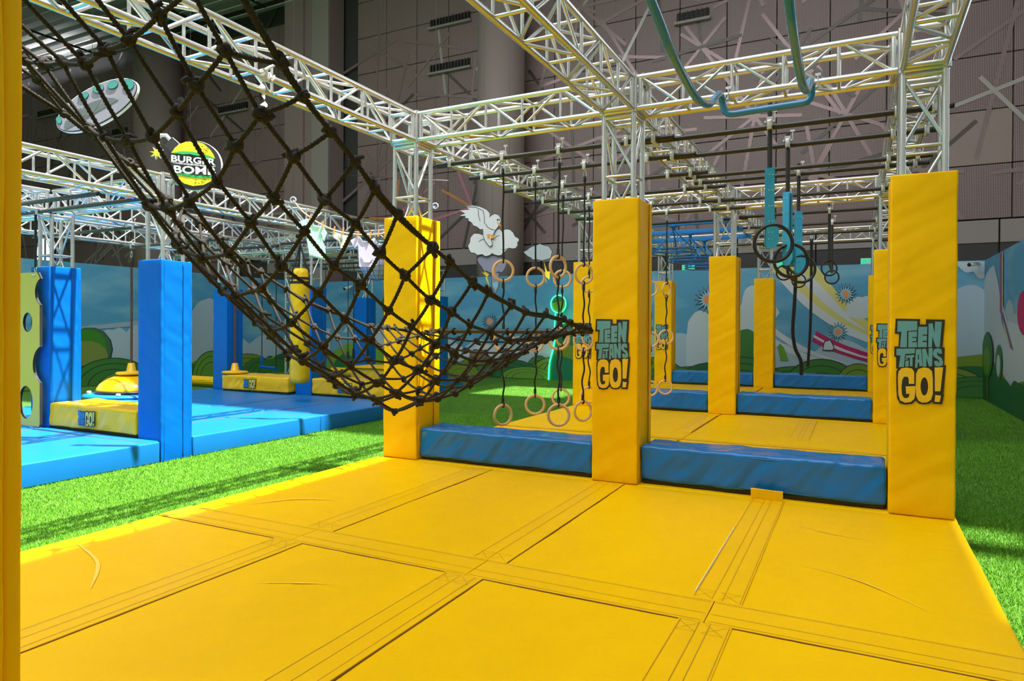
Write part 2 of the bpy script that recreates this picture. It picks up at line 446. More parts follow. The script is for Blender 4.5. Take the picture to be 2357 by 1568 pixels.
# lower plain band above the mural on the right
for i in range(13):
    x = 4.0-2.1*i
    box('base_panel', (x-1.03, FY-.03, 2.2), (x+1.03, FY+.03, 4.12), 'facade_dark', wb)
    box('base_band', (x-1.03, FY-.06, 3.55), (x+1.03, FY-.03, 4.12), 'facade_band', wb)
rs = random.Random(11)
stars = []
for i in range(8):
    for j in range(4):
        stars.append((3.9-i*2.76-(1.38 if j % 2 else 0)+rs.uniform(-.35, .35), 5.3+j*2.1+rs.uniform(-.4, .4)))
for i in range(8):
    for j in range(4): stars.append((-21.9-i*2.6-(1.3 if j % 2 else 0)+rs.uniform(-.4, .4), 6.2+j*2.2+rs.uniform(-.4, .4)))
for si, (x, z) in enumerate(stars):
    if -21.2 < x < -17.4: continue
    n = rs.choice((3, 4, 4, 5)) if x > -19 else 3
    a0 = rs.uniform(0, PI)
    for k in range(n):
        a = a0+PI*k/n+rs.uniform(-.28, .28); L = rs.uniform(2.0, 3.9); o_ = rs.uniform(-.7, .7)
        q = rs.random(); mt = 'strip_pale' if q < .10 else ('strip_dark' if q < .35 else 'strip_grey')
        if -17.5 < x < -11 and z < 6.4 and rs.random() < .45: mt = rs.choice(('strip_pink', 'strip_orange'))
        inst('star_strip', 'unit_box', b_box, mt, wb, (x+o_*math.cos(a), FY-.031-.0006*k-.00005*si, z+o_*math.sin(a)), rot=(0, -a, 0), scale=(L, 0.012, 0.10))
# dense pale lattice low on the far left facade
for k in range(16):
    a = rs.choice((.5, .9, 1.3, 1.8, 2.2, 2.6))
    inst('star_strip', 'unit_box', b_box, 'strip_pale', wb, (-34.4+k*.33, FY-.045, 5.0+rs.uniform(-.5, .7)), rot=(0, -a, 0), scale=(2.0, 0.012, 0.12))
VENTS = [(-14.13, 12.49, -12.44, 12.20, 'upper left of the middle column'), (-14.13, 10.85, -12.44, 10.56, ''), (-5.17, 10.9, -4.2, 10.62, ''), (-25.2, 10.9, -23.4, 10.6, ''), (-38.9, 12.6, -36.6, 12.28, ''), (-33.3, 10.85, -31.5, 10.55, '')]
for (x0, z0, x1, z1, _) in VENTS:
    v = mesh_obj('vent', *[[(x0, FY-.06, z1), (x1, FY-.06, z1), (x1, FY-.06, z0), (x0, FY-.06, z0), (x0, FY-.02, z1), (x1, FY-.02, z1), (x1, FY-.02, z0), (x0, FY-.02, z0)],
                          [(0, 1, 2, 3), (0, 4, 5, 1), (3, 2, 6, 7), (0, 3, 7, 4), (1, 5, 6, 2)]], 'vent_dark', wb, ((x0+x1)/2, FY-.05, z1))
    n = int((x1-x0)/.13)
    for k in range(n):
        x = x0+(k+.5)*(x1-x0)/n
        inst('fin', 'unit_box', b_box, 'vent_fin', v, (x, FY-.10, (z0+z1)/2), rot=(0, 0, .5), scale=(.012, .08, abs(z0-z1)))
    inst('sill', 'unit_box', b_box, 'facade_band', v, ((x0+x1)/2, FY-.10, z1-.04), scale=(x1-x0+.1, .12, .08))

# pilaster and round columns
pl = tag(mesh_obj('pillar_pilaster', *[[(-20.4, 14.2, FLOOR), (-18.2, 14.2, FLOOR), (-18.2, 15, FLOOR), (-20.4, 15, FLOOR), (-20.4, 14.2, 15), (-18.2, 14.2, 15), (-18.2, 15, 15), (-20.4, 15, 15),
        (-19.4, 14.2, FLOOR), (-19.05, 14.2, FLOOR), (-19.05, 14.2, 15), (-19.4, 14.2, 15)],
        [(0, 8, 11, 4), (9, 1, 5, 10), (8, 9, 10, 11), (1, 2, 6, 5), (3, 0, 4, 7)]], 'pilaster'), 'square brown pilaster between the two halves of the perforated facade', 'pilaster', kind='structure')
for x0, x1, mt in ((-20.42, -19.45, 'pilaster'), (-19.0, -18.18, 'facade_band')):
    box('face_plate', (x0, 14.1, FLOOR), (x1, 14.2, 15), mt, pl)
def round_column(name, x, y, r, label):
    t = thing(name, label, 'column', (x, y, FLOOR), kind='structure')
    lathe('shaft', [(r, 0), (r, 14.9)], (x, y, FLOOR), 'column_paint', t, 40)
    lathe('plinth', [(r+.06, 0), (r+.06, .3), (r+.001, .34)], (x, y, FLOOR), 'column_paint', t, 40)
round_column('column_round', -10.75, 14.1, 0.78, 'thick grey round column behind the white bird cutout')
round_column('column_round', -27.9, 14.0, 0.95, 'thick round column behind the burger sign')
# bright arched window low on the far left of the facade
wn = thing('window_1', 'bright arched window low on the far left facade', 'window', (-38.2, FY-.1, 3.6), kind='structure')
arch = [(-38.95, 3.7), (-37.35, 3.7), (-37.35, 5.2)]+[(-38.15+.8*math.cos(a), 5.2+.75*math.sin(a)) for a in [PI*k/10 for k in range(1, 10)]]+[(-38.95, 5.2)]
slab('pane', [[arch]], lambda u, v, d: (u, FY-.08+d, v), .03, 'window_glow', wn)
slab('frame', [[[(a*1.12+38.15*.12, b*1.06-.25) for a, b in arch], arch[::-1]]], lambda u, v, d: (u, FY-.16+d, v), .10, 'facade_dark', wn)
box('glazing_bar', (-38.18, FY-.14, 3.7), (-38.10, FY-.09, 5.9), 'facade_dark', wn)
box('glazing_bar', (-38.95, FY-.14, 4.9), (-37.35, FY-.09, 5.0), 'facade_dark', wn)

# mural walls
MZ = 2.97
def mural_wall(name, label, verts_a, verts_b, thick):
    (x0, y0), (x1, y1) = verts_a, verts_b
    t = thing(name, label, 'wall', ((x0+x1)/2, (y0+y1)/2, FLOOR), kind='structure')
    dx, dy = thick
    n = 9; segs = 14
    for k in range(segs):
        a, b = k/segs, (k+1)/segs
        xa, ya, xb, yb = x0+(x1-x0)*a, y0+(y1-y0)*a, x0+(x1-x0)*b, y0+(y1-y0)*b
        lo = (min(xa, xb, xa+dx, xb+dx), min(ya, yb, ya+dy, yb+dy), FLOOR); hi = (max(xa, xb, xa+dx, xb+dx), max(ya, yb, ya+dy, yb+dy), MZ)
        mesh_obj('print_panel', [(lo[0], lo[1], lo[2]), (hi[0], lo[1], lo[2]), (hi[0], hi[1], lo[2]), (lo[0], hi[1], lo[2]), (lo[0], lo[1], hi[2]), (hi[0], lo[1], hi[2]), (hi[0], hi[1], hi[2]), (lo[0], hi[1], hi[2])],
                 [(0, 3, 2, 1), (4, 5, 6, 7), (0, 1, 5, 4), (1, 2, 6, 5), (2, 3, 7, 6), (3, 0, 4, 7)], 'sky_print', t, loc=(0, 0, 0))
    return t
WB = mural_wall('wall_mural', 'long back mural wall printed with blue sky, clouds, rainbow and green hills', (-18.2, 13.3), (2.43, 13.3), (0, .1))
WR = mural_wall('wall_right', 'right mural wall printed with clouds, trees and a thin rainbow', (2.43, -4.0), (2.43, 13.3), (.1, 0))
WL = mural_wall('wall_left', 'left mural wall printed with a big tree, bushes and pale clouds', (-18.2, -6.0), (-18.2, 13.3), (-.1, 0))
PLANE = {'B': (WB, lambda u, v, d: (u, 13.3-d, v)), 'R': (WR, lambda u, v, d: (2.43-d, u, v)), 'L': (WL, lambda u, v, d: (-18.2+d, u, v))}
# continuous printed cloud and hill bands
def band(wall, name, mt, layer, u0, u1, base, fn, n=160):
    P, mp = PLANE[wall]; us = [u0+(u1-u0)*k/n for k in range(n+1)]
    V = []; F = []
    for u in us: V += [mp(u, base, .003*layer), mp(u, fn(u), .003*layer)]
    for k in range(n): F.append((2*k, 2*k+2, 2*k+3, 2*k+1))
    mesh_obj(name, V, F, mt, P, loc=tuple(LOC[P]))
sc = lambda u, p, a: a*abs(math.sin(u*PI/p))
band('B', 'cloud_band', 'cloud_grey', 1, -18.2, 2.43, FLOOR+.01, lambda u: .85+sc(u, 1.3, .35)+.25*math.sin(u*.7))
band('L', 'cloud_band', 'cloud_grey', 1, -6, 13.3, FLOOR+.01, lambda u: .75+sc(u, 1.3, .3))
band('R', 'cloud_band', 'cloud_grey', 1, -4, 13.3, FLOOR+.01, lambda u: 1.6+sc(u, 1.1, .35))
def hills(wall, u0, u1, seed, skip=()):
    P, mp = PLANE[wall]; r_ = random.Random(seed); k = 0
    u = u0
    band(wall, 'hill_band', 'hill_dark', 2, u0, u1, FLOOR+.01, lambda q: .12+.1*math.sin(q*1.9+seed)+sc(q, .55, .12))
    while u < u1-.6:
        w = r_.uniform(.5, 1.2); h = r_.uniform(.35, .85); c = u+w*.5
        mt = r_.choice(('hill_dark', 'hill_mid', 'hill_mid', 'olive', 'hill_light'))
        lay = k % 4
        for g, (s, mm) in enumerate(((1.0, 'ink'), (.97, mt), (.80, 'ink'), (.775, mt), (.58, 'ink'), (.555, mt))):
            pts = [(max(u0, min(u1, c+w*s*math.cos(a))), max(FLOOR+.015, FLOOR+h*s*math.sin(a))) for a in [PI*q/14 for q in range(15)]]
            flat('hill', [[pts]], lambda a, b, L=lay, G=g: mp(a, b, .045+.0004*(L*6+G)), mm, P)
        u += w*.62; k += 1
MURAL=[
('B', 'rainbow_band', 2, 'stripe_yellow',[(-2.29,2.96),(-2.05,2.67),(-1.8,2.4),(-1.55,2.15),(-1.29,1.93),(-1.03,1.72),(-0.77,1.54),(-0.5,1.38),(-0.22,1.23),(0.06,1.11),(0.34,1.01),(0.52,1.17),(0.36,1.28),(0.19,1.41),(0.02,1.55),(-0.15,1.71),(-0.31,1.88),(-0.48,2.06),(-0.65,2.26),(-0.81,2.48),(-0.98,2.71),(-1.14,2.96)]),
('B', 'rainbow_stripe', 3, 'stripe_white',[(-2.08,2.68),(-1.88,2.44),(-1.68,2.21),(-1.48,2),(-1.27,1.8),(-1.06,1.63),(-0.84,1.47),(-0.62,1.33),(-0.4,1.2),(-0.17,1.1),(0.05,1),(0.1,1.17),(-0.11,1.26),(-0.32,1.37),(-0.53,1.49),(-0.74,1.63),(-0.94,1.78),(-1.15,1.96),(-1.36,2.15),(-1.56,2.35),(-1.77,2.58),(-1.97,2.82)]),
('B', 'rainbow_stripe', 3, 'stripe_white',[(-1.66,2.84),(-1.51,2.63),(-1.35,2.43),(-1.19,2.24),(-1.03,2.07),(-0.86,1.9),(-0.68,1.75),(-0.51,1.62),(-0.32,1.49),(-0.14,1.38),(0.05,1.27),(-0.34,1.6),(-0.44,1.67),(-0.54,1.75),(-0.65,1.85),(-0.76,1.96),(-0.87,2.08),(-0.99,2.22),(-1.11,2.37),(-1.24,2.53),(-1.37,2.7),(-1.5,2.89)]),
('B', 'rainbow_stripe', 3, 'stripe_white',[(-1.34,2.55),(-1.24,2.43),(-1.13,2.3),(-1.03,2.18),(-0.92,2.07),(-0.81,1.95),(-0.7,1.84),(-0.58,1.73),(-0.47,1.62),(-0.35,1.52),(-0.24,1.41),(-0.26,1.49),(-0.35,1.61),(-0.45,1.73),(-0.55,1.85),(-0.64,1.97),(-0.74,2.09),(-0.85,2.22),(-0.95,2.34),(-1.05,2.47),(-1.16,2.59),(-1.26,2.72)]),
('B', 'comet_band', 3, 'magenta',[(-1.25,1.04),(-1.14,0.98),(-1.02,0.91),(-0.89,0.85),(-0.75,0.79),(-0.61,0.73),(-0.45,0.68),(-0.29,0.62),(-0.12,0.57),(0.06,0.52),(0.25,0.47),(0.25,0.71),(0.08,0.75),(-0.08,0.8),(-0.24,0.86),(-0.39,0.91),(-0.53,0.97),(-0.66,1.03),(-0.79,1.09),(-0.91,1.16),(-1.03,1.23),(-1.13,1.3)]),
('B', 'comet_stripe', 4, 'stripe_white',[(-1.21,1.14),(-1.1,1.07),(-0.98,1),(-0.86,0.93),(-0.73,0.87),(-0.6,0.81),(-0.46,0.76),(-0.31,0.71),(-0.16,0.66),(-0.01,0.62),(0.15,0.58),(0.15,0.62),(-0,0.67),(-0.15,0.71),(-0.3,0.77),(-0.44,0.82),(-0.58,0.88),(-0.71,0.94),(-0.84,1),(-0.96,1.06),(-1.08,1.13),(-1.19,1.2)]),
('B', 'comet_stripe', 3, 'stripe_white',[(-2.14,1.2),(-1.99,1.07),(-1.82,0.95),(-1.63,0.84),(-1.42,0.75),(-1.2,0.67),(-0.96,0.59),(-0.7,0.53),(-0.43,0.48),(-0.14,0.44),(0.15,0.41),(-0.33,0.48),(-0.52,0.52),(-0.71,0.58),(-0.9,0.65),(-1.09,0.72),(-1.27,0.81),(-1.45,0.9),(-1.63,1.01),(-1.81,1.12),(-1.98,1.24),(-2.14,1.37)]),
('B', 'comet_stripe', 3, 'stripe_white',[(-2.14,0.91),(-1.97,0.81),(-1.78,0.71),(-1.58,0.62),(-1.37,0.54),(-1.14,0.47),(-0.91,0.4),(-0.66,0.35),(-0.4,0.3),(-0.13,0.26),(0.15,0.23),(0.15,0.31),(-0.11,0.35),(-0.37,0.4),(-0.62,0.46),(-0.86,0.53),(-1.09,0.6),(-1.32,0.68),(-1.54,0.77),(-1.75,0.87),(-1.95,0.97),(-2.14,1.09)]),
('B', 'mural_cloud', 2, 'cloud',[(-0.48,1.76),(-0.47,1.86),(-0.45,1.93),(-0.43,1.99),(-0.41,2.02),(-0.39,2.04),(-0.33,2.09),(-0.27,2.14),(-0.21,2.16),(-0.16,2.16),(-0.1,2.14),(-0.05,2.17),(0.01,2.18),(0.06,2.17),(0.11,2.13),(0.16,2.08),(0.16,1.65),(-0.19,1.6),(-0.43,1.68)]),
('B', 'mural_cloud', 2, 'cloud',[(-3.02,1.78),(-3,1.94),(-2.97,2.08),(-2.95,2.21),(-2.92,2.3),(-2.89,2.38),(-2.84,2.44),(-2.78,2.48),(-2.73,2.5),(-2.67,2.49),(-2.62,2.47),(-2.56,2.44),(-2.51,2.39),(-2.45,2.32),(-2.4,2.23),(-2.34,2.12),(-2.28,2.09),(-2.21,2.04),(-2.15,1.97),(-2.08,1.88),(-2.02,1.77),(-2.18,1.54),(-2.61,1.4),(-3.02,1.54)]),
('B', 'daisy_outline', 3, 'ink',[(-0.21,2.23),(-0.33,2.2),(-0.23,2.12),(-0.35,2.14),(-0.28,2.03),(-0.39,2.1),(-0.37,1.97),(-0.44,2.08),(-0.47,1.94),(-0.49,2.08),(-0.57,1.97),(-0.55,2.1),(-0.65,2.03),(-0.59,2.15),(-0.71,2.13),(-0.61,2.2),(-0.73,2.24),(-0.61,2.27),(-0.71,2.35),(-0.59,2.32),(-0.65,2.44),(-0.55,2.37),(-0.57,2.5),(-0.5,2.39),(-0.47,2.52),(-0.44,2.39),(-0.37,2.5),(-0.39,2.36),(-0.29,2.43),(-0.35,2.32),(-0.23,2.34),(-0.33,2.26)]),
('B', 'daisy_petals', 4, 'petal_blue',[(-0.23,2.23),(-0.37,2.21),(-0.25,2.13),(-0.39,2.17),(-0.3,2.05),(-0.41,2.14),(-0.38,1.99),(-0.45,2.12),(-0.47,1.97),(-0.49,2.13),(-0.56,1.99),(-0.52,2.14),(-0.63,2.05),(-0.55,2.17),(-0.69,2.14),(-0.57,2.21),(-0.71,2.24),(-0.57,2.26),(-0.69,2.34),(-0.55,2.3),(-0.64,2.42),(-0.52,2.33),(-0.56,2.48),(-0.49,2.34),(-0.47,2.5),(-0.45,2.34),(-0.38,2.47),(-0.41,2.32),(-0.3,2.42),(-0.39,2.29),(-0.25,2.33),(-0.37,2.25)]),
('B', 'daisy_core', 5, 'daisy_core',[(-0.38,2.23),(-0.39,2.19),(-0.41,2.16),(-0.45,2.14),(-0.49,2.14),(-0.52,2.16),(-0.54,2.19),(-0.55,2.23),(-0.55,2.28),(-0.52,2.31),(-0.49,2.33),(-0.45,2.32),(-0.42,2.31),(-0.39,2.27)]),
('B', 'daisy_outline', 3, 'ink',[(-0.4,1.28),(-0.51,1.25),(-0.42,1.18),(-0.53,1.2),(-0.47,1.09),(-0.57,1.16),(-0.55,1.04),(-0.61,1.14),(-0.64,1.01),(-0.66,1.14),(-0.73,1.03),(-0.71,1.16),(-0.81,1.09),(-0.75,1.2),(-0.86,1.18),(-0.77,1.25),(-0.88,1.28),(-0.77,1.31),(-0.86,1.38),(-0.75,1.36),(-0.81,1.47),(-0.71,1.4),(-0.73,1.53),(-0.67,1.42),(-0.64,1.55),(-0.61,1.42),(-0.55,1.53),(-0.57,1.4),(-0.47,1.47),(-0.53,1.36),(-0.42,1.38),(-0.51,1.31)]),
('B', 'daisy_petals', 4, 'petal_blue',[(-0.42,1.28),(-0.55,1.26),(-0.44,1.19),(-0.56,1.22),(-0.48,1.11),(-0.59,1.2),(-0.55,1.06),(-0.62,1.18),(-0.64,1.04),(-0.66,1.18),(-0.72,1.06),(-0.69,1.2),(-0.79,1.11),(-0.72,1.22),(-0.84,1.19),(-0.73,1.26),(-0.86,1.28),(-0.73,1.3),(-0.84,1.37),(-0.72,1.34),(-0.8,1.45),(-0.69,1.36),(-0.72,1.5),(-0.66,1.38),(-0.64,1.52),(-0.62,1.38),(-0.56,1.5),(-0.59,1.36),(-0.49,1.45),(-0.56,1.34),(-0.44,1.37),(-0.55,1.3)]),
('B', 'daisy_core', 5, 'daisy_core',[(-0.56,1.28),(-0.57,1.24),(-0.59,1.21),(-0.62,1.2),(-0.66,1.2),(-0.69,1.21),(-0.71,1.24),(-0.72,1.28),(-0.71,1.32),(-0.69,1.35),(-0.66,1.36),(-0.62,1.37),(-0.59,1.35),(-0.57,1.32)]),
('B', 'daisy_outline', 3, 'ink',[(-3.48,2.13),(-3.65,2.09),(-3.51,1.98),(-3.68,2.02),(-3.59,1.86),(-3.74,1.96),(-3.71,1.77),(-3.82,1.93),(-3.86,1.74),(-3.9,1.93),(-4,1.77),(-3.97,1.96),(-4.13,1.86),(-4.03,2.02),(-4.22,1.99),(-4.07,2.1),(-4.25,2.14),(-4.07,2.18),(-4.22,2.29),(-4.04,2.26),(-4.13,2.42),(-3.98,2.32),(-4.01,2.5),(-3.9,2.35),(-3.86,2.53),(-3.82,2.35),(-3.71,2.5),(-3.74,2.31),(-3.59,2.41),(-3.69,2.25),(-3.51,2.28),(-3.65,2.18)]),
('B', 'daisy_petals', 4, 'petal_blue',[(-3.51,2.13),(-3.72,2.11),(-3.54,2),(-3.74,2.05),(-3.61,1.88),(-3.78,2.01),(-3.72,1.81),(-3.83,1.99),(-3.86,1.78),(-3.89,1.99),(-3.99,1.81),(-3.94,2.01),(-4.11,1.89),(-3.98,2.06),(-4.18,2),(-4,2.11),(-4.21,2.14),(-4,2.17),(-4.19,2.28),(-3.98,2.22),(-4.11,2.4),(-3.94,2.26),(-4,2.47),(-3.89,2.29),(-3.86,2.5),(-3.83,2.28),(-3.73,2.46),(-3.78,2.26),(-3.61,2.39),(-3.74,2.22),(-3.54,2.27),(-3.72,2.16)]),
('B', 'daisy_core', 5, 'daisy_core',[(-3.73,2.14),(-3.75,2.08),(-3.78,2.04),(-3.83,2.01),(-3.89,2.01),(-3.94,2.04),(-3.97,2.08),(-3.99,2.14),(-3.97,2.2),(-3.94,2.24),(-3.89,2.26),(-3.83,2.26),(-3.78,2.24),(-3.75,2.19)]),
('B', 'daisy_outline', 3, 'ink',[(-10.37,1.54),(-10.51,1.51),(-10.39,1.43),(-10.54,1.45),(-10.46,1.34),(-10.59,1.41),(-10.56,1.28),(-10.65,1.39),(-10.68,1.26),(-10.71,1.39),(-10.8,1.28),(-10.78,1.41),(-10.9,1.34),(-10.82,1.45),(-10.97,1.43),(-10.85,1.51),(-11,1.54),(-10.85,1.57),(-10.97,1.64),(-10.82,1.62),(-10.91,1.73),(-10.78,1.66),(-10.8,1.79),(-10.72,1.68),(-10.68,1.81),(-10.65,1.68),(-10.56,1.79),(-10.59,1.66),(-10.46,1.73),(-10.54,1.62),(-10.39,1.64),(-10.51,1.57)]),
('B', 'daisy_petals', 4, 'petal_sky',[(-10.4,1.54),(-10.56,1.52),(-10.42,1.44),(-10.58,1.48),(-10.48,1.36),(-10.61,1.45),(-10.57,1.31),(-10.66,1.43),(-10.68,1.29),(-10.7,1.43),(-10.79,1.3),(-10.75,1.45),(-10.88,1.36),(-10.78,1.48),(-10.95,1.44),(-10.8,1.52),(-10.97,1.54),(-10.8,1.56),(-10.95,1.63),(-10.78,1.59),(-10.88,1.71),(-10.75,1.62),(-10.79,1.77),(-10.71,1.64),(-10.68,1.79),(-10.66,1.64),(-10.57,1.77),(-10.62,1.62),(-10.48,1.71),(-10.58,1.59),(-10.42,1.63),(-10.56,1.56)]),
('B', 'daisy_core', 5, 'daisy_core',[(-10.58,1.54),(-10.59,1.5),(-10.62,1.47),(-10.66,1.45),(-10.7,1.45),(-10.74,1.47),(-10.77,1.5),(-10.78,1.54),(-10.77,1.58),(-10.75,1.61),(-10.7,1.62),(-10.66,1.62),(-10.62,1.61),(-10.59,1.58)]),
('B', 'diamond_outline', 5, 'ink',[(-0.96,1.04),(-0.81,1.08),(-0.72,0.92),(-0.74,0.79),(-1,0.8)]),
('B', 'diamond', 6, 'stripe_white',[(-0.94,1.02),(-0.82,1.06),(-0.74,0.9),(-0.76,0.82),(-0.98,0.82)]),
('B', 'cactus', 4, 'hill_light',[(-2.07,0.86),(-2.01,0.97),(-1.91,0.86),(-1.8,0.52),(-1.99,0.5)]),
('B', 'mural_cloud', 2, 'cloud',[(-4.44,1.06),(-4.43,1.2),(-4.42,1.32),(-4.41,1.42),(-4.4,1.49),(-4.39,1.54),(-4.33,1.64),(-4.27,1.73),(-4.21,1.79),(-4.15,1.82),(-4.09,1.84),(-4.02,1.83),(-3.95,1.81),(-3.88,1.76),(-3.81,1.69),(-3.74,1.6),(-3.56,1.73),(-3.37,1.83),(-3.19,1.91),(-3.01,1.97),(-2.83,2.01),(-2.79,1.91),(-2.75,1.79),(-2.7,1.65),(-2.65,1.49),(-2.61,1.31),(-2.6,0.13),(-4.44,0.07)]),
('B', 'hill', 3, 'hill_mid',[(-3.05,1.25),(-2.98,1.31),(-2.9,1.33),(-2.82,1.34),(-2.74,1.31),(-2.66,1.26),(-2.58,1.18),(-2.5,1.08),(-2.41,0.95),(-2.33,0.79),(-2.24,0.61),(-2.15,0.41),(-2.06,0.17),(-3.05,0.14)]),
('B', 'mural_cloud', 2, 'cloud',[(1.69,2.58),(1.73,2.59),(1.77,2.61),(1.82,2.67),(1.86,2.75),(1.9,2.86),(1.96,2.78),(2.02,2.72),(2.08,2.69),(2.14,2.7),(2.2,2.71),(2.25,2.64),(2.29,2.57),(2.33,2.54),(2.38,2.54),(2.42,2.56),(2.42,2.94),(1.68,2.97)]),
('B', 'mural_cloud', 2, 'cloud_grey',[(1.69,1.96),(1.75,2.09),(1.81,2.2),(1.87,2.28),(1.93,2.33),(1.99,2.36),(2.08,2.39),(2.16,2.4),(2.25,2.39),(2.34,2.34),(2.42,2.27),(2.44,0.64),(1.7,0.62)]),
('B', 'field', 3, 'olive',[(1.7,0.68),(2.43,0.79),(2.44,0.31),(1.7,0.29)]),
('B', 'hill', 4, 'hill_dark',[(1.7,0.41),(1.82,0.45),(1.94,0.48),(2.06,0.5),(2.19,0.5),(2.32,0.5),(2.45,0.49),(2.46,-0.32),(1.71,-0.36)]),
('B', 'mural_cloud', 2, 'cloud',[(-12.79,0.23),(-12.69,0.39),(-12.59,0.53),(-12.49,0.62),(-12.38,0.66),(-12.28,0.67),(-12.11,0.72),(-11.95,0.74),(-11.78,0.72),(-11.61,0.65),(-11.45,0.55),(-11.29,0.67),(-11.13,0.76),(-10.96,0.8),(-10.8,0.8),(-10.65,0.77),(-10.49,0.79),(-10.33,0.78),(-10.17,0.73),(-10.02,0.64),(-9.87,0.51),(-9.71,0.67),(-9.56,0.8),(-9.41,0.88),(-9.26,0.92),(-9.11,0.93),(-8.94,0.97),(-8.76,0.97),(-8.59,0.93),(-8.41,0.85),(-8.24,0.75),(-8.13,0.84),(-8.01,0.92),(-7.9,0.94),(-7.79,0.93),(-7.68,0.89),(-7.67,-0.03),(-12.79,-0.21)]),
('B', 'mural_cloud', 3, 'cloud_grey',[(-12.79,0.01),(-12.59,0.13),(-12.38,0.23),(-12.18,0.3),(-11.98,0.32),(-11.78,0.33),(-11.55,0.36),(-11.32,0.38),(-11.09,0.35),(-10.87,0.3),(-10.64,0.22),(-10.42,0.33),(-10.2,0.43),(-9.99,0.49),(-9.77,0.52),(-9.56,0.52),(-9.17,0.54),(-8.79,0.54),(-8.41,0.51),(-8.04,0.45),(-7.67,0.37),(-7.67,-0.05),(-12.79,-0.24)]),
('B', 'wagon_outline', 5, 'ink',[(-11.46,0.18),(-11.4,0.53),(-11.25,0.64),(-10.88,0.61),(-10.69,0.45),(-10.77,0.17)]),
('B', 'wagon', 6, 'wagon_brown',[(-11.43,0.21),(-11.37,0.52),(-11.24,0.61),(-10.9,0.59),(-10.72,0.44),(-10.8,0.2)]),
('R', 'mural_cloud', 2, 'cloud',[(13.25,2.55),(12.93,2.64),(12.62,2.71),(12.32,2.74),(12.04,2.75),(11.84,2.58),(11.64,2.4),(11.45,2.19),(11.26,1.97),(11.08,1.89),(10.9,1.79),(10.73,1.66),(10.56,1.52),(10.14,1.51),(9.75,1.47),(9.37,1.42),(9.01,1.35),(7.21,1.36),(7.18,0.43),(13.23,-0.06),(13.37,2.56)]),
('R', 'rainbow_strip', 3, 'violet',[(11.26,2.94),(11.12,2.94),(11.06,1.7),(11.2,1.69)]),
('R', 'rainbow_strip', 3, 'stripe_yellow',[(11.12,2.94),(11.03,2.94),(10.97,1.7),(11.06,1.7)]),
('R', 'rainbow_strip', 3, 'magenta',[(11.35,2.94),(11.26,2.94),(11.2,1.69),(11.29,1.71)]),
('R', 'rainbow_strip', 3, 'violet',[(11.2,1.71),(10.97,1.7),(10.65,1.48),(10.12,1.1),(9.92,0.96),(10.28,1.02),(10.64,1.26),(11.1,1.51)]),
('R', 'rainbow_strip', 4, 'stripe_yellow',[(11.01,1.57),(10.78,1.48),(10.2,1.06),(10,0.98),(10.29,1.06),(10.73,1.35)]),
('R', 'hill', 3, 'olive',[(13.27,0.79),(12.62,0.75),(12.02,0.68),(11.48,0.59),(10.97,0.48),(10.51,0.34),(10.08,0.19),(10.08,0.19),(9.81,0.31),(9.28,0.42),(8.56,0.5),(7.7,0.58),(6.76,0.63),(5.82,0.66),(5.79,-0.04),(13.21,-0.37)]),
('R', 'hill', 4, 'hill_dark',[(13.25,0.44),(13.03,0.54),(12.82,0.61),(12.6,0.66),(12.4,0.68),(12.19,0.68),(12.03,0.66),(11.88,0.62),(11.72,0.55),(11.57,0.46),(11.42,0.36),(11.13,0.38),(10.86,0.39),(10.59,0.37),(10.34,0.33),(10.09,0.28),(9.97,0.34),(9.85,0.39),(9.74,0.41),(9.62,0.41),(9.51,0.4),(8.57,0.38),(7.75,0.36),(7.02,0.31),(6.38,0.26),(5.8,0.2),(5.78,-0.38),(13.33,-0.28)]),
('R', 'tree_crown', 5, 'ink',[(11.91,0.81),(11.97,0.58),(12.16,0.39),(12.44,0.27),(12.77,0.25),(13.09,0.34),(13.33,0.52),(13.42,0.75),(13.35,1),(13.14,1.19),(12.83,1.3),(12.49,1.3),(12.2,1.2),(11.99,1.03)]),
('R', 'tree_crown', 6, 'hill_mid',[(11.96,0.81),(12.02,0.59),(12.19,0.41),(12.45,0.29),(12.76,0.27),(13.06,0.35),(13.27,0.53),(13.36,0.76),(13.3,0.99),(13.1,1.18),(12.82,1.28),(12.51,1.29),(12.23,1.19),(12.04,1.02)]),
('R', 'tree_crown', 7, 'hill_light',[(12.22,0.66),(12.26,0.53),(12.38,0.41),(12.56,0.34),(12.77,0.32),(12.97,0.38),(13.11,0.48),(13.17,0.62),(13.13,0.77),(13,0.89),(12.81,0.95),(12.59,0.96),(12.4,0.9),(12.27,0.8)]),
('R', 'tree_trunk', 5, 'wagon_brown',[(12.69,0.29),(12.55,0.3),(12.52,-0.25),(12.66,-0.24)]),
('R', 'tree_arch', 5, 'hill_mid',[(10.92,0.69),(10.95,0.53),(11.04,0.4),(11.19,0.32),(11.36,0.31),(11.51,0.37),(11.63,0.5),(11.68,0.66),(11.65,0.83),(11.54,0.96),(11.39,1.04),(11.22,1.05),(11.07,0.98),(10.96,0.85)]),
('R', 'tree_arch', 6, 'cloud',[(11.08,0.63),(11.09,0.52),(11.15,0.44),(11.23,0.39),(11.32,0.39),(11.41,0.43),(11.48,0.5),(11.5,0.6),(11.49,0.71),(11.43,0.79),(11.34,0.84),(11.25,0.84),(11.16,0.8),(11.1,0.72)]),
('R', 'balloon', 5, 'ink',[(8.43,1.65),(8.47,1.48),(8.61,1.35),(8.82,1.27),(9.06,1.27),(9.29,1.35),(9.46,1.49),(9.53,1.67),(9.48,1.85),(9.32,1.99),(9.1,2.05),(8.85,2.04),(8.63,1.96),(8.49,1.82)]),
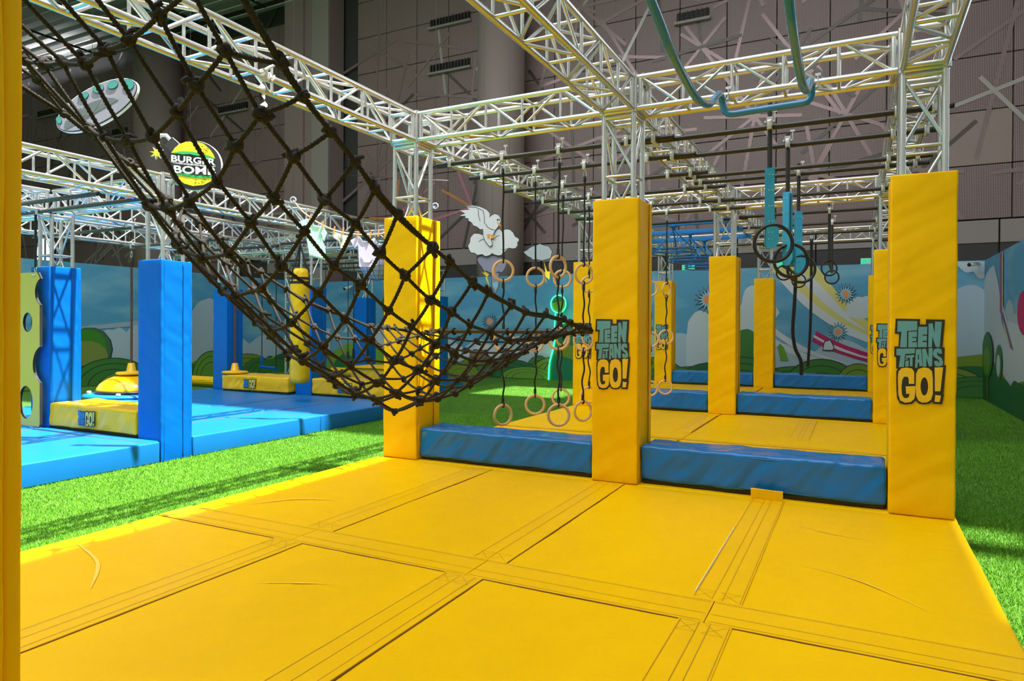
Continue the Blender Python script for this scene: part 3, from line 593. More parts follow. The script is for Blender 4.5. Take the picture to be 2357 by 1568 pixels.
('R', 'balloon', 6, 'magenta',[(8.46,1.65),(8.5,1.49),(8.63,1.36),(8.83,1.29),(9.05,1.29),(9.27,1.36),(9.43,1.5),(9.49,1.67),(9.44,1.84),(9.3,1.97),(9.09,2.04),(8.86,2.03),(8.65,1.94),(8.51,1.81)]),
('L', 'light_beam', 2, 'beam',[(4.75,1.3),(8.8,1.76),(8.8,1.52),(4.75,1.21)]),
('L', 'mural_cloud', 3, 'cloud_grey',[(4.75,0.89),(4.85,0.96),(4.95,1.02),(5.05,1.06),(5.15,1.08),(5.25,1.07),(5.35,1.05),(5.42,1.13),(5.48,1.19),(5.55,1.23),(5.62,1.25),(5.69,1.24),(5.76,1.23),(5.82,1.26),(5.88,1.29),(5.94,1.29),(6.01,1.27),(6.07,1.22),(6.13,1.17),(6.19,1.24),(6.26,1.31),(6.32,1.35),(6.38,1.37),(6.45,1.36),(6.51,1.35),(6.73,1.36),(6.95,1.35),(7.18,1.32),(7.41,1.27),(7.65,1.19),(7.89,1.09),(7.94,1.25),(7.99,1.4),(8.04,1.52),(8.09,1.62),(8.14,1.69),(8.19,1.75),(8.26,1.87),(8.34,1.97),(8.41,2.06),(8.49,2.11),(8.57,2.14),(8.65,2.16),(8.72,2.19),(8.8,2.21),(8.88,2.21),(8.96,2.17),(9.04,2.12),(9.13,2.04),(9.13,-0.7),(4.75,-0.34)]),
('L', 'tree_crown', 4, 'ink',[(5.75,0.7),(5.69,0.43),(5.51,0.23),(5.26,0.13),(4.99,0.14),(4.75,0.27),(4.58,0.48),(4.53,0.73),(4.58,0.98),(4.75,1.18),(4.98,1.29),(5.26,1.29),(5.51,1.18),(5.69,0.96)]),
('L', 'tree_crown', 5, 'tree_dark',[(5.71,0.71),(5.65,0.46),(5.48,0.26),(5.24,0.16),(4.98,0.18),(4.75,0.3),(4.59,0.5),(4.54,0.74),(4.59,0.98),(4.75,1.17),(4.98,1.28),(5.24,1.28),(5.48,1.17),(5.65,0.97)]),
('L', 'tree_crown', 6, 'tree_mid',[(5.57,0.76),(5.52,0.55),(5.38,0.39),(5.17,0.3),(4.95,0.31),(4.76,0.41),(4.63,0.58),(4.58,0.79),(4.63,0.99),(4.76,1.15),(4.95,1.24),(5.17,1.24),(5.38,1.14),(5.52,0.97)]),
('L', 'tree_crown', 7, 'olive_grey',[(5.6,0.55),(5.54,0.38),(5.38,0.25),(5.16,0.18),(4.92,0.2),(4.71,0.28),(4.57,0.42),(4.52,0.59),(4.57,0.75),(4.71,0.88),(4.92,0.95),(5.16,0.94),(5.38,0.86),(5.54,0.72)]),
('L', 'tree_trunk', 5, 'wagon_brown',[(5,0.23),(5.09,0.22),(5.12,-0.37),(4.97,-0.36)]),
('L', 'arch', 6, 'arch_pink',[(4.68,0.17),(4.81,0.2),(4.92,0.21),(5.02,0.18),(5.11,0.13),(5.19,0.05),(5.24,-0.07),(5.29,-0.21),(5.32,-0.39),(5.15,-0.37),(5.14,-0.24),(5.11,-0.13),(5.07,-0.05),(5.02,0.01),(4.96,0.05),(4.89,0.06),(4.81,0.05),(4.71,0.02)]),
('L', 'bush', 5, 'hill_dark',[(5.2,-0.15),(5.25,-0.02),(5.3,0.08),(5.36,0.14),(5.41,0.18),(5.49,0.27),(5.57,0.34),(5.65,0.37),(5.74,0.38),(5.81,0.36),(5.87,0.33),(5.94,0.25),(6.01,0.15),(6.07,0.24),(6.13,0.3),(6.19,0.32),(6.26,0.32),(6.32,0.25),(6.38,0.16),(6.45,0.03),(6.51,-0.12),(6.51,-0.36),(5.2,-0.32)]),
('L', 'bush_flower', 6, 'petal_blue',[(5.37,-0.02),(5.36,-0.06),(5.31,-0.08),(5.27,-0.06),(5.26,-0.01),(5.27,0.03),(5.31,0.04),(5.36,0.02)]),
('L', 'bush_flower', 6, 'daisy_core',[(5.55,-0.09),(5.53,-0.13),(5.49,-0.15),(5.45,-0.13),(5.43,-0.08),(5.45,-0.04),(5.49,-0.03),(5.53,-0.05)]),
('L', 'bush_flower', 6, 'daisy_core',[(5.79,-0.06),(5.77,-0.1),(5.73,-0.11),(5.68,-0.09),(5.67,-0.05),(5.68,-0.01),(5.73,0),(5.77,-0.02)]),
('L', 'bush_flower', 6, 'daisy_core',[(5.88,0.08),(5.87,0.04),(5.82,0.02),(5.78,0.04),(5.76,0.08),(5.78,0.12),(5.82,0.14),(5.87,0.12)]),
('L', 'bush_flower', 6, 'petal_blue',[(5.51,0.06),(5.5,0.02),(5.45,0.01),(5.41,0.03),(5.4,0.07),(5.41,0.11),(5.45,0.12),(5.5,0.1)]),
('L', 'hill', 4, 'hill_light',[(7.89,0.05),(8.03,0.15),(8.18,0.23),(8.35,0.29),(8.53,0.33),(8.74,0.36),(8.96,0.36),(9.2,0.35),(9.46,0.31),(9.46,-0.8),(7.89,-0.66)]),
('L', 'hill', 4, 'hill_light',[(9.8,-0.05),(10.07,0.09),(10.35,0.19),(10.65,0.25),(10.97,0.27),(11.32,0.25),(11.68,0.17),(12.07,0.05),(12.48,-0.12),(12.48,-0.98),(9.8,-0.76)]),
('L', 'hill', 5, 'hill_bright',[(10.88,-0.11),(10.98,0.03),(11.07,0.14),(11.17,0.21),(11.26,0.24),(11.46,0.33),(11.65,0.38),(11.85,0.39),(12.06,0.37),(12.21,0.32),(12.37,0.24),(12.53,0.11),(12.69,-0.05),(12.69,-0.68),(10.88,-0.55)]),
('L', 'daisy_outline', 3, 'ink',[(10.33,0.09),(10.21,0.07),(10.3,-0.01),(10.18,0.02),(10.21,-0.08),(10.12,-0),(10.08,-0.1),(10.04,-0),(9.95,-0.07),(9.98,0.03),(9.86,0.01),(9.95,0.08),(9.83,0.12),(9.95,0.14),(9.86,0.22),(9.98,0.19),(9.95,0.29),(10.04,0.21),(10.08,0.31),(10.12,0.21),(10.21,0.28),(10.18,0.18),(10.3,0.2),(10.21,0.13)]),
('L', 'daisy_petals', 4, 'petal_blue',[(10.31,0.09),(10.17,0.08),(10.28,0),(10.15,0.05),(10.2,-0.06),(10.11,0.03),(10.08,-0.08),(10.06,0.03),(9.97,-0.05),(10.01,0.05),(9.88,0.02),(9.99,0.09),(9.85,0.12),(9.99,0.13),(9.88,0.21),(10.01,0.16),(9.97,0.27),(10.05,0.18),(10.08,0.29),(10.1,0.18),(10.19,0.26),(10.15,0.16),(10.28,0.19),(10.17,0.12)]),
('L', 'daisy_core', 5, 'stripe_yellow',[(10.16,0.1),(10.15,0.07),(10.13,0.05),(10.1,0.04),(10.06,0.04),(10.03,0.06),(10.01,0.08),(10,0.11),(10.01,0.14),(10.03,0.16),(10.06,0.17),(10.1,0.17),(10.13,0.15),(10.15,0.13)]),
('L', 'daisy_outline', 3, 'ink',[(11.98,-0.02),(11.85,-0.04),(11.94,-0.12),(11.81,-0.09),(11.84,-0.2),(11.74,-0.12),(11.7,-0.22),(11.65,-0.11),(11.55,-0.18),(11.59,-0.08),(11.45,-0.1),(11.55,-0.02),(11.41,0.01),(11.54,0.04),(11.45,0.12),(11.58,0.09),(11.55,0.19),(11.65,0.11),(11.69,0.22),(11.73,0.11),(11.84,0.18),(11.81,0.08),(11.94,0.1),(11.85,0.02)]),
('L', 'daisy_petals', 4, 'petal_blue',[(11.96,-0.01),(11.8,-0.03),(11.92,-0.11),(11.77,-0.06),(11.83,-0.18),(11.72,-0.08),(11.7,-0.2),(11.67,-0.08),(11.57,-0.17),(11.62,-0.06),(11.47,-0.09),(11.59,-0.02),(11.44,0.01),(11.59,0.02),(11.47,0.11),(11.62,0.06),(11.56,0.17),(11.67,0.08),(11.69,0.2),(11.72,0.08),(11.82,0.16),(11.77,0.05),(11.92,0.09),(11.8,0.01)]),
('L', 'daisy_core', 5, 'stripe_yellow',[(11.79,-0.01),(11.78,-0.04),(11.75,-0.06),(11.72,-0.07),(11.67,-0.07),(11.64,-0.05),(11.61,-0.03),(11.6,0),(11.61,0.03),(11.64,0.06),(11.67,0.07),(11.72,0.07),(11.75,0.05),(11.78,0.03)]),
('L', 'daisy_outline', 3, 'ink',[(12.21,0.25),(12.07,0.23),(12.17,0.14),(12.03,0.17),(12.06,0.07),(11.96,0.15),(11.92,0.04),(11.87,0.15),(11.77,0.08),(11.8,0.18),(11.67,0.16),(11.76,0.24),(11.63,0.27),(11.76,0.3),(11.67,0.38),(11.8,0.35),(11.77,0.46),(11.87,0.38),(11.91,0.48),(11.96,0.38),(12.06,0.45),(12.03,0.34),(12.17,0.36),(12.07,0.29)]),
('L', 'daisy_petals', 4, 'petal_blue',[(12.18,0.25),(12.02,0.24),(12.15,0.15),(11.99,0.2),(12.05,0.09),(11.94,0.18),(11.92,0.06),(11.89,0.18),(11.78,0.1),(11.84,0.21),(11.69,0.17),(11.81,0.25),(11.65,0.27),(11.81,0.29),(11.69,0.37),(11.84,0.33),(11.78,0.44),(11.89,0.35),(11.91,0.46),(11.94,0.34),(12.05,0.43),(11.99,0.32),(12.15,0.35),(12.02,0.28)]),
('L', 'daisy_core', 5, 'stripe_yellow',[(12.01,0.26),(12,0.23),(11.98,0.2),(11.94,0.19),(11.89,0.19),(11.86,0.21),(11.83,0.24),(11.82,0.27),(11.83,0.3),(11.86,0.32),(11.89,0.33),(11.94,0.33),(11.97,0.32),(12,0.29)]),
('L', 'daisy_outline', 3, 'ink',[(10.96,0.18),(10.83,0.16),(10.93,0.08),(10.8,0.11),(10.83,0.01),(10.73,0.08),(10.69,-0.02),(10.66,0.08),(10.56,0.02),(10.59,0.12),(10.47,0.1),(10.56,0.17),(10.43,0.2),(10.56,0.23),(10.47,0.31),(10.59,0.28),(10.56,0.38),(10.66,0.3),(10.69,0.4),(10.73,0.3),(10.83,0.37),(10.8,0.27),(10.92,0.29),(10.83,0.22)]),
('L', 'daisy_petals', 4, 'petal_blue',[(10.94,0.18),(10.79,0.17),(10.9,0.09),(10.77,0.13),(10.82,0.02),(10.72,0.11),(10.69,0),(10.67,0.12),(10.57,0.03),(10.62,0.14),(10.49,0.11),(10.6,0.18),(10.46,0.2),(10.6,0.22),(10.49,0.3),(10.62,0.25),(10.57,0.36),(10.67,0.27),(10.69,0.38),(10.72,0.27),(10.81,0.35),(10.77,0.25),(10.9,0.28),(10.79,0.21)]),
('L', 'daisy_core', 5, 'stripe_yellow',[(10.78,0.19),(10.77,0.16),(10.75,0.14),(10.71,0.13),(10.67,0.13),(10.64,0.14),(10.62,0.17),(10.61,0.2),(10.62,0.23),(10.64,0.25),(10.67,0.26),(10.71,0.26),(10.75,0.24),(10.77,0.22)]),
('B', 'skyline', 3, 'skyline',[(-17.32,0.26),(-17.32,1.21),(-17.02,1.22),(-17.02,1.45),(-16.71,1.45),(-16.71,1.14),(-16.51,1.14),(-16.51,1.38),(-16.22,1.38),(-16.21,1.07),(-15.92,1.07),(-15.92,1.3),(-15.53,1.3),(-15.53,0.31)]),
('B', 'hill', 4, 'hill_light',[(-17.73,-0.06),(-17.41,0.23),(-17.09,0.47),(-16.75,0.64),(-16.41,0.75),(-16.06,0.81),(-15.7,0.8),(-15.33,0.74),(-14.96,0.62),(-14.58,-0.57),(-17.73,-0.7)]),
('B', 'bush', 5, 'hill_dark',[(-17.32,-0.29),(-17.16,-0.06),(-17.01,0.13),(-16.86,0.26),(-16.71,0.36),(-16.56,0.37),(-16.41,0.34),(-16.26,0.26),(-16.11,0.14),(-15.99,0.09),(-15.87,0.01),(-15.74,-0.13),(-15.62,-0.31),(-15.62,-0.62),(-17.31,-0.69)]),
('B', 'palm', 5, 'hill_mid',[(-14.97,2.29),(-14.78,2.44),(-14.5,2.28),(-14.59,1.83),(-14.78,2.14),(-14.87,1.61),(-14.97,2.14)]),
]
hills('B', -13.5, 2.43, 3); hills('L', 2.0, 13.3, 5)
for rank, (wall, name, layer, mt, pts) in enumerate(sorted(MURAL, key=lambda q: q[2])):
    P, mp = PLANE[wall]
    flat(name, [[pts]], lambda a, b, L=rank: mp(a, b, .009+.0004*L), mt, P)

# turf blades on the visible strips
def turf(name, rects, label):
    g = np.random.default_rng(5); Vs = []; 
    for (x0, x1, y0, y1, dens) in rects:
        n = int((x1-x0)*(y1-y0)*dens)
        x = g.uniform(x0, x1, n); y = g.uniform(y0, y1, n); a = g.uniform(0, 2*PI, n); h = g.uniform(.012, .028, n); w = .0022+.0012*g.random(n)
        lx, ly = g.normal(0, .008, n), g.normal(0, .008, n)
        tri = np.empty((n, 3, 3))
        tri[:, 0] = np.stack([x-np.cos(a)*w, y-np.sin(a)*w, np.full(n, FLOOR)], 1)
        tri[:, 1] = np.stack([x+np.cos(a)*w, y+np.sin(a)*w, np.full(n, FLOOR)], 1)
        tri[:, 2] = np.stack([x+lx, y+ly, FLOOR+h], 1)
        Vs.append(tri.reshape(-1, 3))
    V = np.concatenate(Vs).astype(np.float32); n = len(V)//3
    me = bpy.data.meshes.new(name); me.vertices.add(len(V)); me.vertices.foreach_set('co', V.ravel())
    me.loops.add(len(V)); me.loops.foreach_set('vertex_index', np.arange(len(V), dtype=np.int32))
    me.polygons.add(n); me.polygons.foreach_set('loop_start', np.arange(0, 3*n, 3, dtype=np.int32)); me.polygons.foreach_set('loop_total', np.full(n, 3, dtype=np.int32))
    me.materials.append(MATS['grass_blade']); me.update(calc_edges=True)
    o = bpy.data.objects.new(name, me); place(o, None)
    return tag(o, label, 'grass', kind='stuff')
turf('turf_blades', [(-7.5, -4.73, -3.9, 1.0, 9000), (-7.5, -4.73, 1.0, 5.0, 6500), (-9.3, -4.7, 5.0, 13.2, 1800), (0.46, 1.6, -2.3, 1.5, 9000), (0.46, 2.37, 1.5, 6.0, 5000), (0.46, 2.37, 6.0, 13.2, 2200)], 'short green artificial grass blades in the lanes between the mats')

# ------------------------------------------------------------------ padded mats of the yellow course
YX = [-4.72, -3.43, -2.13, -0.84, 0.44]
def mat_panel(name, x0, x1, y0, y1, mt, label, group, seed=0, z0=FLOOR, z1=0.0, n=(8, 10, 2)):
    o = rbox(name, (x0+.003, y0+.003, z0), (x1-.003, y1-.003, z1), mt, None, r=.02, n=n, amp=.004, freq=1.7, seed=seed)
    return tag(o, label, 'mat', group)
def flap(parent, x0, x1, y0, y1, along, lines, mt='yellow_flap', z=0.0, edge=None, st='stitch', worn=None, cross=True):
    """thin overlap strip sewn on a mat; lines = stitch offsets across, edge = dark open edge side"""
    f = rbox('flap', (x0, y0, z-.001), (x1, y1, z+.006), mt, parent, r=.003, n=(6, 6, 1), amp=.0015, freq=4, seed=int(x0*7+y0*3))
    V = []; F = []
    def strip(a, b, w=.003):
        a, b = Vector(a), Vector(b); d = (b-a).normalized(); s = Vector((-d.y, d.x, 0))*w*.5; k = len(V)
        V.extend([a-s, b-s, b+s, a+s]); F.append((k, k+1, k+2, k+3))
    zz = z+.0078
    for q in lines:
        if along == 'x': strip((x0+.01, y0+q, zz), (x1-.01, y0+q, zz))
        else: strip((x0+q, y0+.01, zz), (x0+q, y1-.01, zz))
    if cross:
        w = (x1-x0) if along == 'y' else (y1-y0)
        for e in (0, 1):
            if along == 'y':
                yy = y0+.02 if e == 0 else y1-.02; s_ = 1 if e == 0 else -1
                for h in (0, .5):
                    xa, xb = x0+w*(.04+h*.98), x0+w*(.42+h*.98); xb = min(xb, x1-.005)
                    strip((xa, yy, zz), (xb, yy+s_*.1, zz), .002); strip((xb, yy, zz), (xa, yy+s_*.1, zz), .002); strip((xa, yy+s_*.1, zz), (xb, yy+s_*.1, zz), .002)
    if V: mesh_obj('stitching', V, F, st, f, loc=tuple(LOC[f]))
    if edge is not None:
        if along == 'x':
            e = y0 if edge < 0 else y1; pts = [(x0+(x1-x0)*k/30, e-.004+.004*noise.noise((k*.6, x0, 0)), z+.001) for k in range(31)]
        else:
            e = x0 if edge < 0 else x1; pts = [(e+.004*edge+.004*noise.noise((k*.6, y0, 3)), y0+(y1-y0)*k/30, z+.001) for k in range(31)]
        tube('open_edge', pts, .0035, 'seam_dark', f, 6)
    if worn is not None:
        pts = [(x0+.004+.003*noise.noise((k*.8, 1, 0)), worn[0]+(worn[1]-worn[0])*k/24, z+.007) for k in range(25)]
        tube('worn_edge', pts, .004, 'worn_white', f, 6)
    return f
names_c = ['left end', 'second from left', 'third from left', 'right end']
ym = {}
for r, (y0, y1, rw) in enumerate(((-5.4, -2.42, 'nearest row'), (-2.42, 0.0, 'row in front of the first pillars'))):
    for c in range(4):
        ym[r, c] = mat_panel('crash_mat', YX[c], YX[c+1], y0, y1, 'yellow_mat', 'yellow vinyl crash mat in the %s, %s' % (rw, names_c[c]), 'yellow crash mats', r*4+c, n=(10, 14, 2))
for c in range(4):   # cross flap between the two rows
    flap(ym[1, c], YX[c]+.002 if c else -4.70, YX[c+1]-.002 if c < 3 else .42, -2.54, -2.27, 'x', (.015, .10, .25), edge=-1)
for c in (1, 2):
    s = YX[c]+.115
    flap(ym[1, c-1], s-.24, s, -2.265, -.03, 'y', (.02, .11), edge=1)
    flap(ym[0, c-1], s-.24, s, -5.38, -2.545, 'y', (.02, .11, .20), edge=1)
flap(ym[1, 2], -.957, -.712, -2.265, -.03, 'y', (.012, .10, .15, .235), worn=(-2.2, -.9))
flap(ym[0, 2], -.957, -.712, -5.38, -2.545, 'y', (.012, .10, .15, .235))
# tongue of the strip folded up against the blue block
tg = rbox('flap_tongue', (-.965, -.03, 0), (-.725, -.012, .085), 'yellow_flap', ym[1, 2], r=.004, n=(6, 1, 4), amp=.004, freq=7, seed=4)
# scuffs rubbed into the vinyl
def scuff(parent, pts, w):
    P = catmull([(a, b, .0062) for a, b in pts], 8); V = []; F = []
    for k, p in enumerate(P):
        q = P[min(k+1, len(P)-1)]-P[max(k-1, 0)]; s = Vector((-q.y, q.x, 0)).normalized()*w*(.25+math.sin(PI*k/(len(P)-1)))*(.7+.5*noise.noise((k*.7, w*90, 0)))
        V += [p-s, p+s]
        if k: F.append((2*k-2, 2*k-1, 2*k+1, 2*k))
    mesh_obj('scuff', V, F, 'scuff', parent, loc=tuple(LOC[parent]))
scuff(ym[1, 0], [(-4.35, -2.0), (-4.15, -1.75), (-3.85, -1.62)], .010); scuff(ym[0, 0], [(-4.55, -3.2), (-4.1, -3.35), (-3.75, -3.6)], .012)
scuff(ym[0, 1], [(-3.05, -3.15), (-2.85, -3.05), (-2.7, -2.98)], .006); scuff(ym[1, 3], [(-.5, -1.5), (-.2, -1.62), (.1, -1.9)], .005); scuff(ym[1, 3], [(-.62, -.6), (-.4, -.75), (-.1, -.8)], .005)
rowsy = [(0.0, 2.72), (2.72, 5.36), (5.36, 8.1), (8.1, 11.35)]
bayn = ['first bay near half', 'first bay far half', 'second bay near half', 'second bay far half']
XB = [(-4.66, -2.13, 'left'), (-2.13, .44, 'right')]
for r, (y0, y1) in enumerate(rowsy):
    for c, (x0, x1, sd_) in enumerate(XB):
        mm = mat_panel('crash_mat', x0, x1, y0, y1, 'yellow_mat', 'yellow vinyl crash mat on the %s side of the pillar line, %s' % (sd_, bayn[r]), 'yellow crash mats', 20+r*2+c, n=(10, 10, 2))
        if r in (0, 2): flap(mm, x0+.02, x1-.02, y1-.13, y1-.005, 'x', (.02, .06), edge=-1, cross=False)
        if c == 0: flap(mm, x1-.24, x1-.01, y0+.5, y1-.2, 'y', (.02, .1), edge=1, cross=False)
        else: flap(mm, x0+1.17, x0+1.41, y0+.5, y1-.2, 'y', (.012, .10, .15, .23), cross=False)

# ------------------------------------------------------------------ trusses
TH = 0.135; CR = 0.025; BR = 0.0135
def frame_axes(A, B):
    d = (B-A).normalized()
    if abs(d.z) > .9: return d, Vector((1, 0, 0)), Vector((0, 1, 0))
    s = Vector((d.y, -d.x, 0)); return d, s, Vector((0, 0, 1))
def truss(name, A, B, label, bay=0.41, fine=True, lace=None, group=None, brace_from=0.0):
    A, B = Vector(A), Vector(B); d, s, u = frame_axes(A, B); L = (B-A).length
    t = thing(name, label, 'truss', tuple(A), group)
    cor = [(-1, -1), (1, -1), (1, 1), (-1, 1)]
    for a, b in cor: rod('chord', A+s*a*TH+u*b*TH, B+s*a*TH+u*b*TH, CR, 'aluminium', t)
    n = max(1, round((L-brace_from)/bay)); stp = (L-brace_from)/n
    for f in range(4):
        (a0, b0), (a1, b1) = cor[f], cor[(f+1) % 4]
        segs = []
        for k in range(n+1):
            p = A+d*(brace_from+min(max(k*stp, .025), L-brace_from-.025)); segs.append((p+s*a0*TH+u*b0*TH, p+s*a1*TH+u*b1*TH, BR*1.6 if k in (0, n) else BR))
            if k < n:
                q0, q1 = A+d*(brace_from+k*stp+.03), A+d*(brace_from+(k+1)*stp-.03)
                if (k+f) % 2: q0, q1 = q1, q0
                segs.append((q0+s*a0*TH+u*b0*TH, q1+s*a1*TH+u*b1*TH, BR))
        if fine:
            for P, Q, r in segs: rod('brace', P, Q, r, 'aluminium', t, 8)
        else:
            V = []; F = []
            for P, Q, r in segs:
                v, ff = tube_data([P, Q], r, 6, caps=False); k0 = len(V); V += v; F += [tuple(k0+i for i in x) for x in ff]
            mesh_obj('lacing', V, F, 'aluminium', t, tuple(A), smooth=True)
    return t
def corner_block(t, c, z):
    """welded corner cube on top of a column: end frames, gussets and bolts"""
    x, y = c; h = TH+.012
    for sx in (-1, 1):
        for sy in (-1, 1):
            rod('corner_post', (x+sx*h, y+sy*h, z-h-.02), (x+sx*h, y+sy*h, z+h+.02), CR, 'aluminium', t)
    for zz in (z-h, z+h):
        for sx in (-1, 1):
            rod('corner_rail', (x+sx*h, y-h, zz), (x+sx*h, y+h, zz), CR*.95, 'aluminium', t)
            rod('corner_rail', (x-h, y+sx*h, zz), (x+h, y+sx*h, zz), CR*.95, 'aluminium', t)
    g = .10
    for sx in (-1, 1):
        for sz in (-1, 1):
            for fy in (-1, 1):
                P = lambda a, b, e: (x+sx*(h-a), y+fy*(h-.01)+e, z+sz*(h-b))
                V = [P(0, 0, -.004), P(g, 0, -.004), P(0, g, -.004), P(0, 0, .004), P(g, 0, .004), P(0, g, .004)]
                gp = mesh_obj('gusset', V, [(0, 1, 2), (3, 5, 4), (0, 3, 4, 1), (1, 4, 5, 2), (2, 5, 3, 0)], 'aluminium', t, V[0])
                rod('bolt', (x+sx*(h-.035), y+fy*(h-.01)-.012, z+sz*(h-.035)), (x+sx*(h-.035), y+fy*(h-.01)+.012, z+sz*(h-.035)), .010, 'steel', gp, 6)
def column_truss(x, y, z0, ztop, zb, label, fine=True, blocks=True):
    t = truss('truss_tower', (x, y, z0), (x, y, zb-TH-.03), label, .55, fine, brace_from=max(0, zb-TH-.03-1.1-z0))
    if blocks: corner_block(t, (x, y), zb)
    return t
CX = [-4.44, -2.12, 0.21]; CY = [0.22, 5.56, 10.92]; TZ = 3.435
cxn = ['left', 'middle', 'right']; cyn = ['first', 'second', 'third']
for i, x in enumerate(CX):
    for j, y in enumerate(CY):
        column_truss(x, y, 0.0, 0, TZ, 'silver truss column rising out of the %s-row %s yellow pillar' % (cyn[j], cxn[i]), True, True)
    ys_ = [-5.09]+CY; nm = ['toward the camera from the first-row %s yellow pillar', 'back from the first-row to the second-row %s yellow pillar', 'back from the second-row to the third-row %s yellow pillar']
    for j in range(3):
        truss('box_truss', (x, ys_[j]+.17, TZ), (x, ys_[j+1]-.17, TZ), 'silver box truss beam running '+nm[j] % cxn[i], .415)
for j, y in enumerate([-5.09]+CY):
    for i in range(2):
        lb = 'silver box truss across from the %s to the %s yellow pillar, %s row' % (cxn[i], cxn[i+1], (['nearest']+cyn)[j])
        truss('box_truss', (CX[i]+.17, y, TZ), (CX[i+1]-.17, y, TZ), lb, .40)
for i, x in enumerate(CX):
    column_truss(x, -5.09, 0.0, 0, TZ, 'silver truss column of the near row, %s one, beside the camera' % cxn[i])
# blue course rig
BX = [-7.72, -9.98, -12.35]; BY = [-0.29, 4.57, 9.15]; BZ = 3.02
bxn = ['nearest', 'middle', 'farthest']
for i, x in enumerate(BX):
    for j, y in enumerate(BY):
        if (i, j) == (0, 2): continue
        column_truss(x, y, FLOOR if (i, j) == (0, 0) else 0.0, 0, BZ, 'silver truss column above the %s-row %s blue pillar' % (cyn[j], bxn[i]), False, i == 0 and j < 2)
    ys_ = [-5.2]+BY
    for j in range(3 if i else 2):
        truss('box_truss', (x, ys_[j]+.17, BZ), (x, ys_[j+1]-.17, BZ), 'silver box truss beam of the blue course, %s line, %s section' % (bxn[i], ['near', 'middle', 'far'][j]), .42, fine=(i == 0 and j < 2))
for j, y in enumerate(BY):
    for i in range(1 if j == 2 else 0, 2):
        truss('box_truss', (BX[i]-.17, y, BZ), (BX[i+1]+.17, y, BZ), 'silver box truss beam across the blue course, %s row, %s pillars' % (cyn[j], ['nearer pair of', 'farther pair of'][i]), .42, fine=False)
# far truss frame behind the blue course
for k, (y, z) in enumerate(((11.6, 3.55), (6.9, 3.4))):
    for q, x in enumerate((-17.2, -12.75)): truss('truss_tower', (x, y, FLOOR if q == 0 else 0), (x, y, z-TH-.02), 'slim silver truss tower far left near the mural, %s %s' % (['left', 'right'][q], ['at the rear', 'at the front'][k]), .6, fine=False)
    truss('box_truss', (-17.35, y, z), (-12.6, y, z), 'silver box truss beam far left near the mural, %s' % ['rear one', 'front one'][k], .42, fine=False)

# ------------------------------------------------------------------ logo shapes (traced lettering)
LG = dict(
 back=[[[(38,28),(274,33),(274,84),(330,84),(330,35),(508,38),(488,300),(508,302),(505,468),(523,468),(500,742),(505,745),(488,838),(402,838),(402,815),(370,838),(320,848),(270,842),(240,815),(205,848),(140,858),(85,848),(58,800),(50,700),(48,540),(62,514),(46,512),(46,400),(26,398),(28,298),(68,297),(73,177),(30,176)]]],
 top=[[[(57,50),(248,52),(247,140),(150,148),(150,305),(82,305),(95,155),(55,157)]],
  [[(163,155),(245,150),(245,203),(200,206),(200,214),(240,214),(240,243),(200,246),(200,255),(246,253),(246,303),(163,305)]],
  [[(258,107),(343,105),(342,180),(298,182),(298,190),(340,192),(340,238),(298,241),(298,250),(340,252),(340,300),(254,303)]],
  [[(356,75),(392,72),(412,165),(416,56),(480,58),(462,298),(425,298),(392,200),(388,300),(354,300)]],
  [[(48,320),(228,314),(224,362),(134,370),(130,400),(122,495),(72,498),(88,385),(48,383)]],
  [[(135,412),(160,411),(160,424),(135,425)]], [[(137,434),(170,433),(168,490),(134,492)]],
  [[(140,385),(222,376),(220,400),(205,402),(206,485),(180,487),(180,404),(140,406)]],
  [[(236,322),(286,318),(302,482),(272,484),(268,450),(256,450),(252,498),(230,500)],[(258,370),(257,420),(268,420),(266,370)]],
  [[(294,318),(330,314),(356,400),(358,310),(396,308),(392,480),(362,484),(336,400),(338,486),(306,488)]],
  [[(400,345),(412,318),(445,308),(478,318),(484,360),(450,362),(446,345),(436,352),(440,375),(480,400),(496,440),(490,470),(455,483),(420,478),(412,440),(412,430),(445,428),(448,445),(460,440),(455,420),(410,392),(398,370)]]],
 go=[[[(64,600),(70,540),(100,508),(150,500),(200,508),(222,540),(224,655),(172,657),(168,600),(155,588),(125,590),(108,620),(100,690),(106,760),(122,792),(150,796),(172,785),(180,752),(146,754),(142,682),(236,676),(235,740),(225,800),(190,832),(135,840),(88,820),(70,760)]],
  [[(240,560),(260,512),(310,494),(360,500),(392,530),(400,600),(402,740),(385,800),(350,826),(300,832),(265,815),(243,770),(238,680)],ellipse(320,676,36,87,20)[::-1]],
  [[(416,492),(495,488),(472,716),(420,718)]],[[(424,752),(478,758),(466,818),(418,818)]]])
def logo_tall(parent, x0, z1, w, h, y):
    """stacked lettering printed on a front (-Y) face"""
    f = lambda d: (lambda u, v: (x0+(u-26)/497*w, y-d, z1-(v-28)/830*h))
    flat('logo_backing', LG['back'], f(.002), 'logo_ink', parent)
    flat('logo_letters', LG['top'], f(.004), 'logo_teal', parent)
    flat('logo_letters', LG['go'], f(.004), 'logo_yellow', parent)
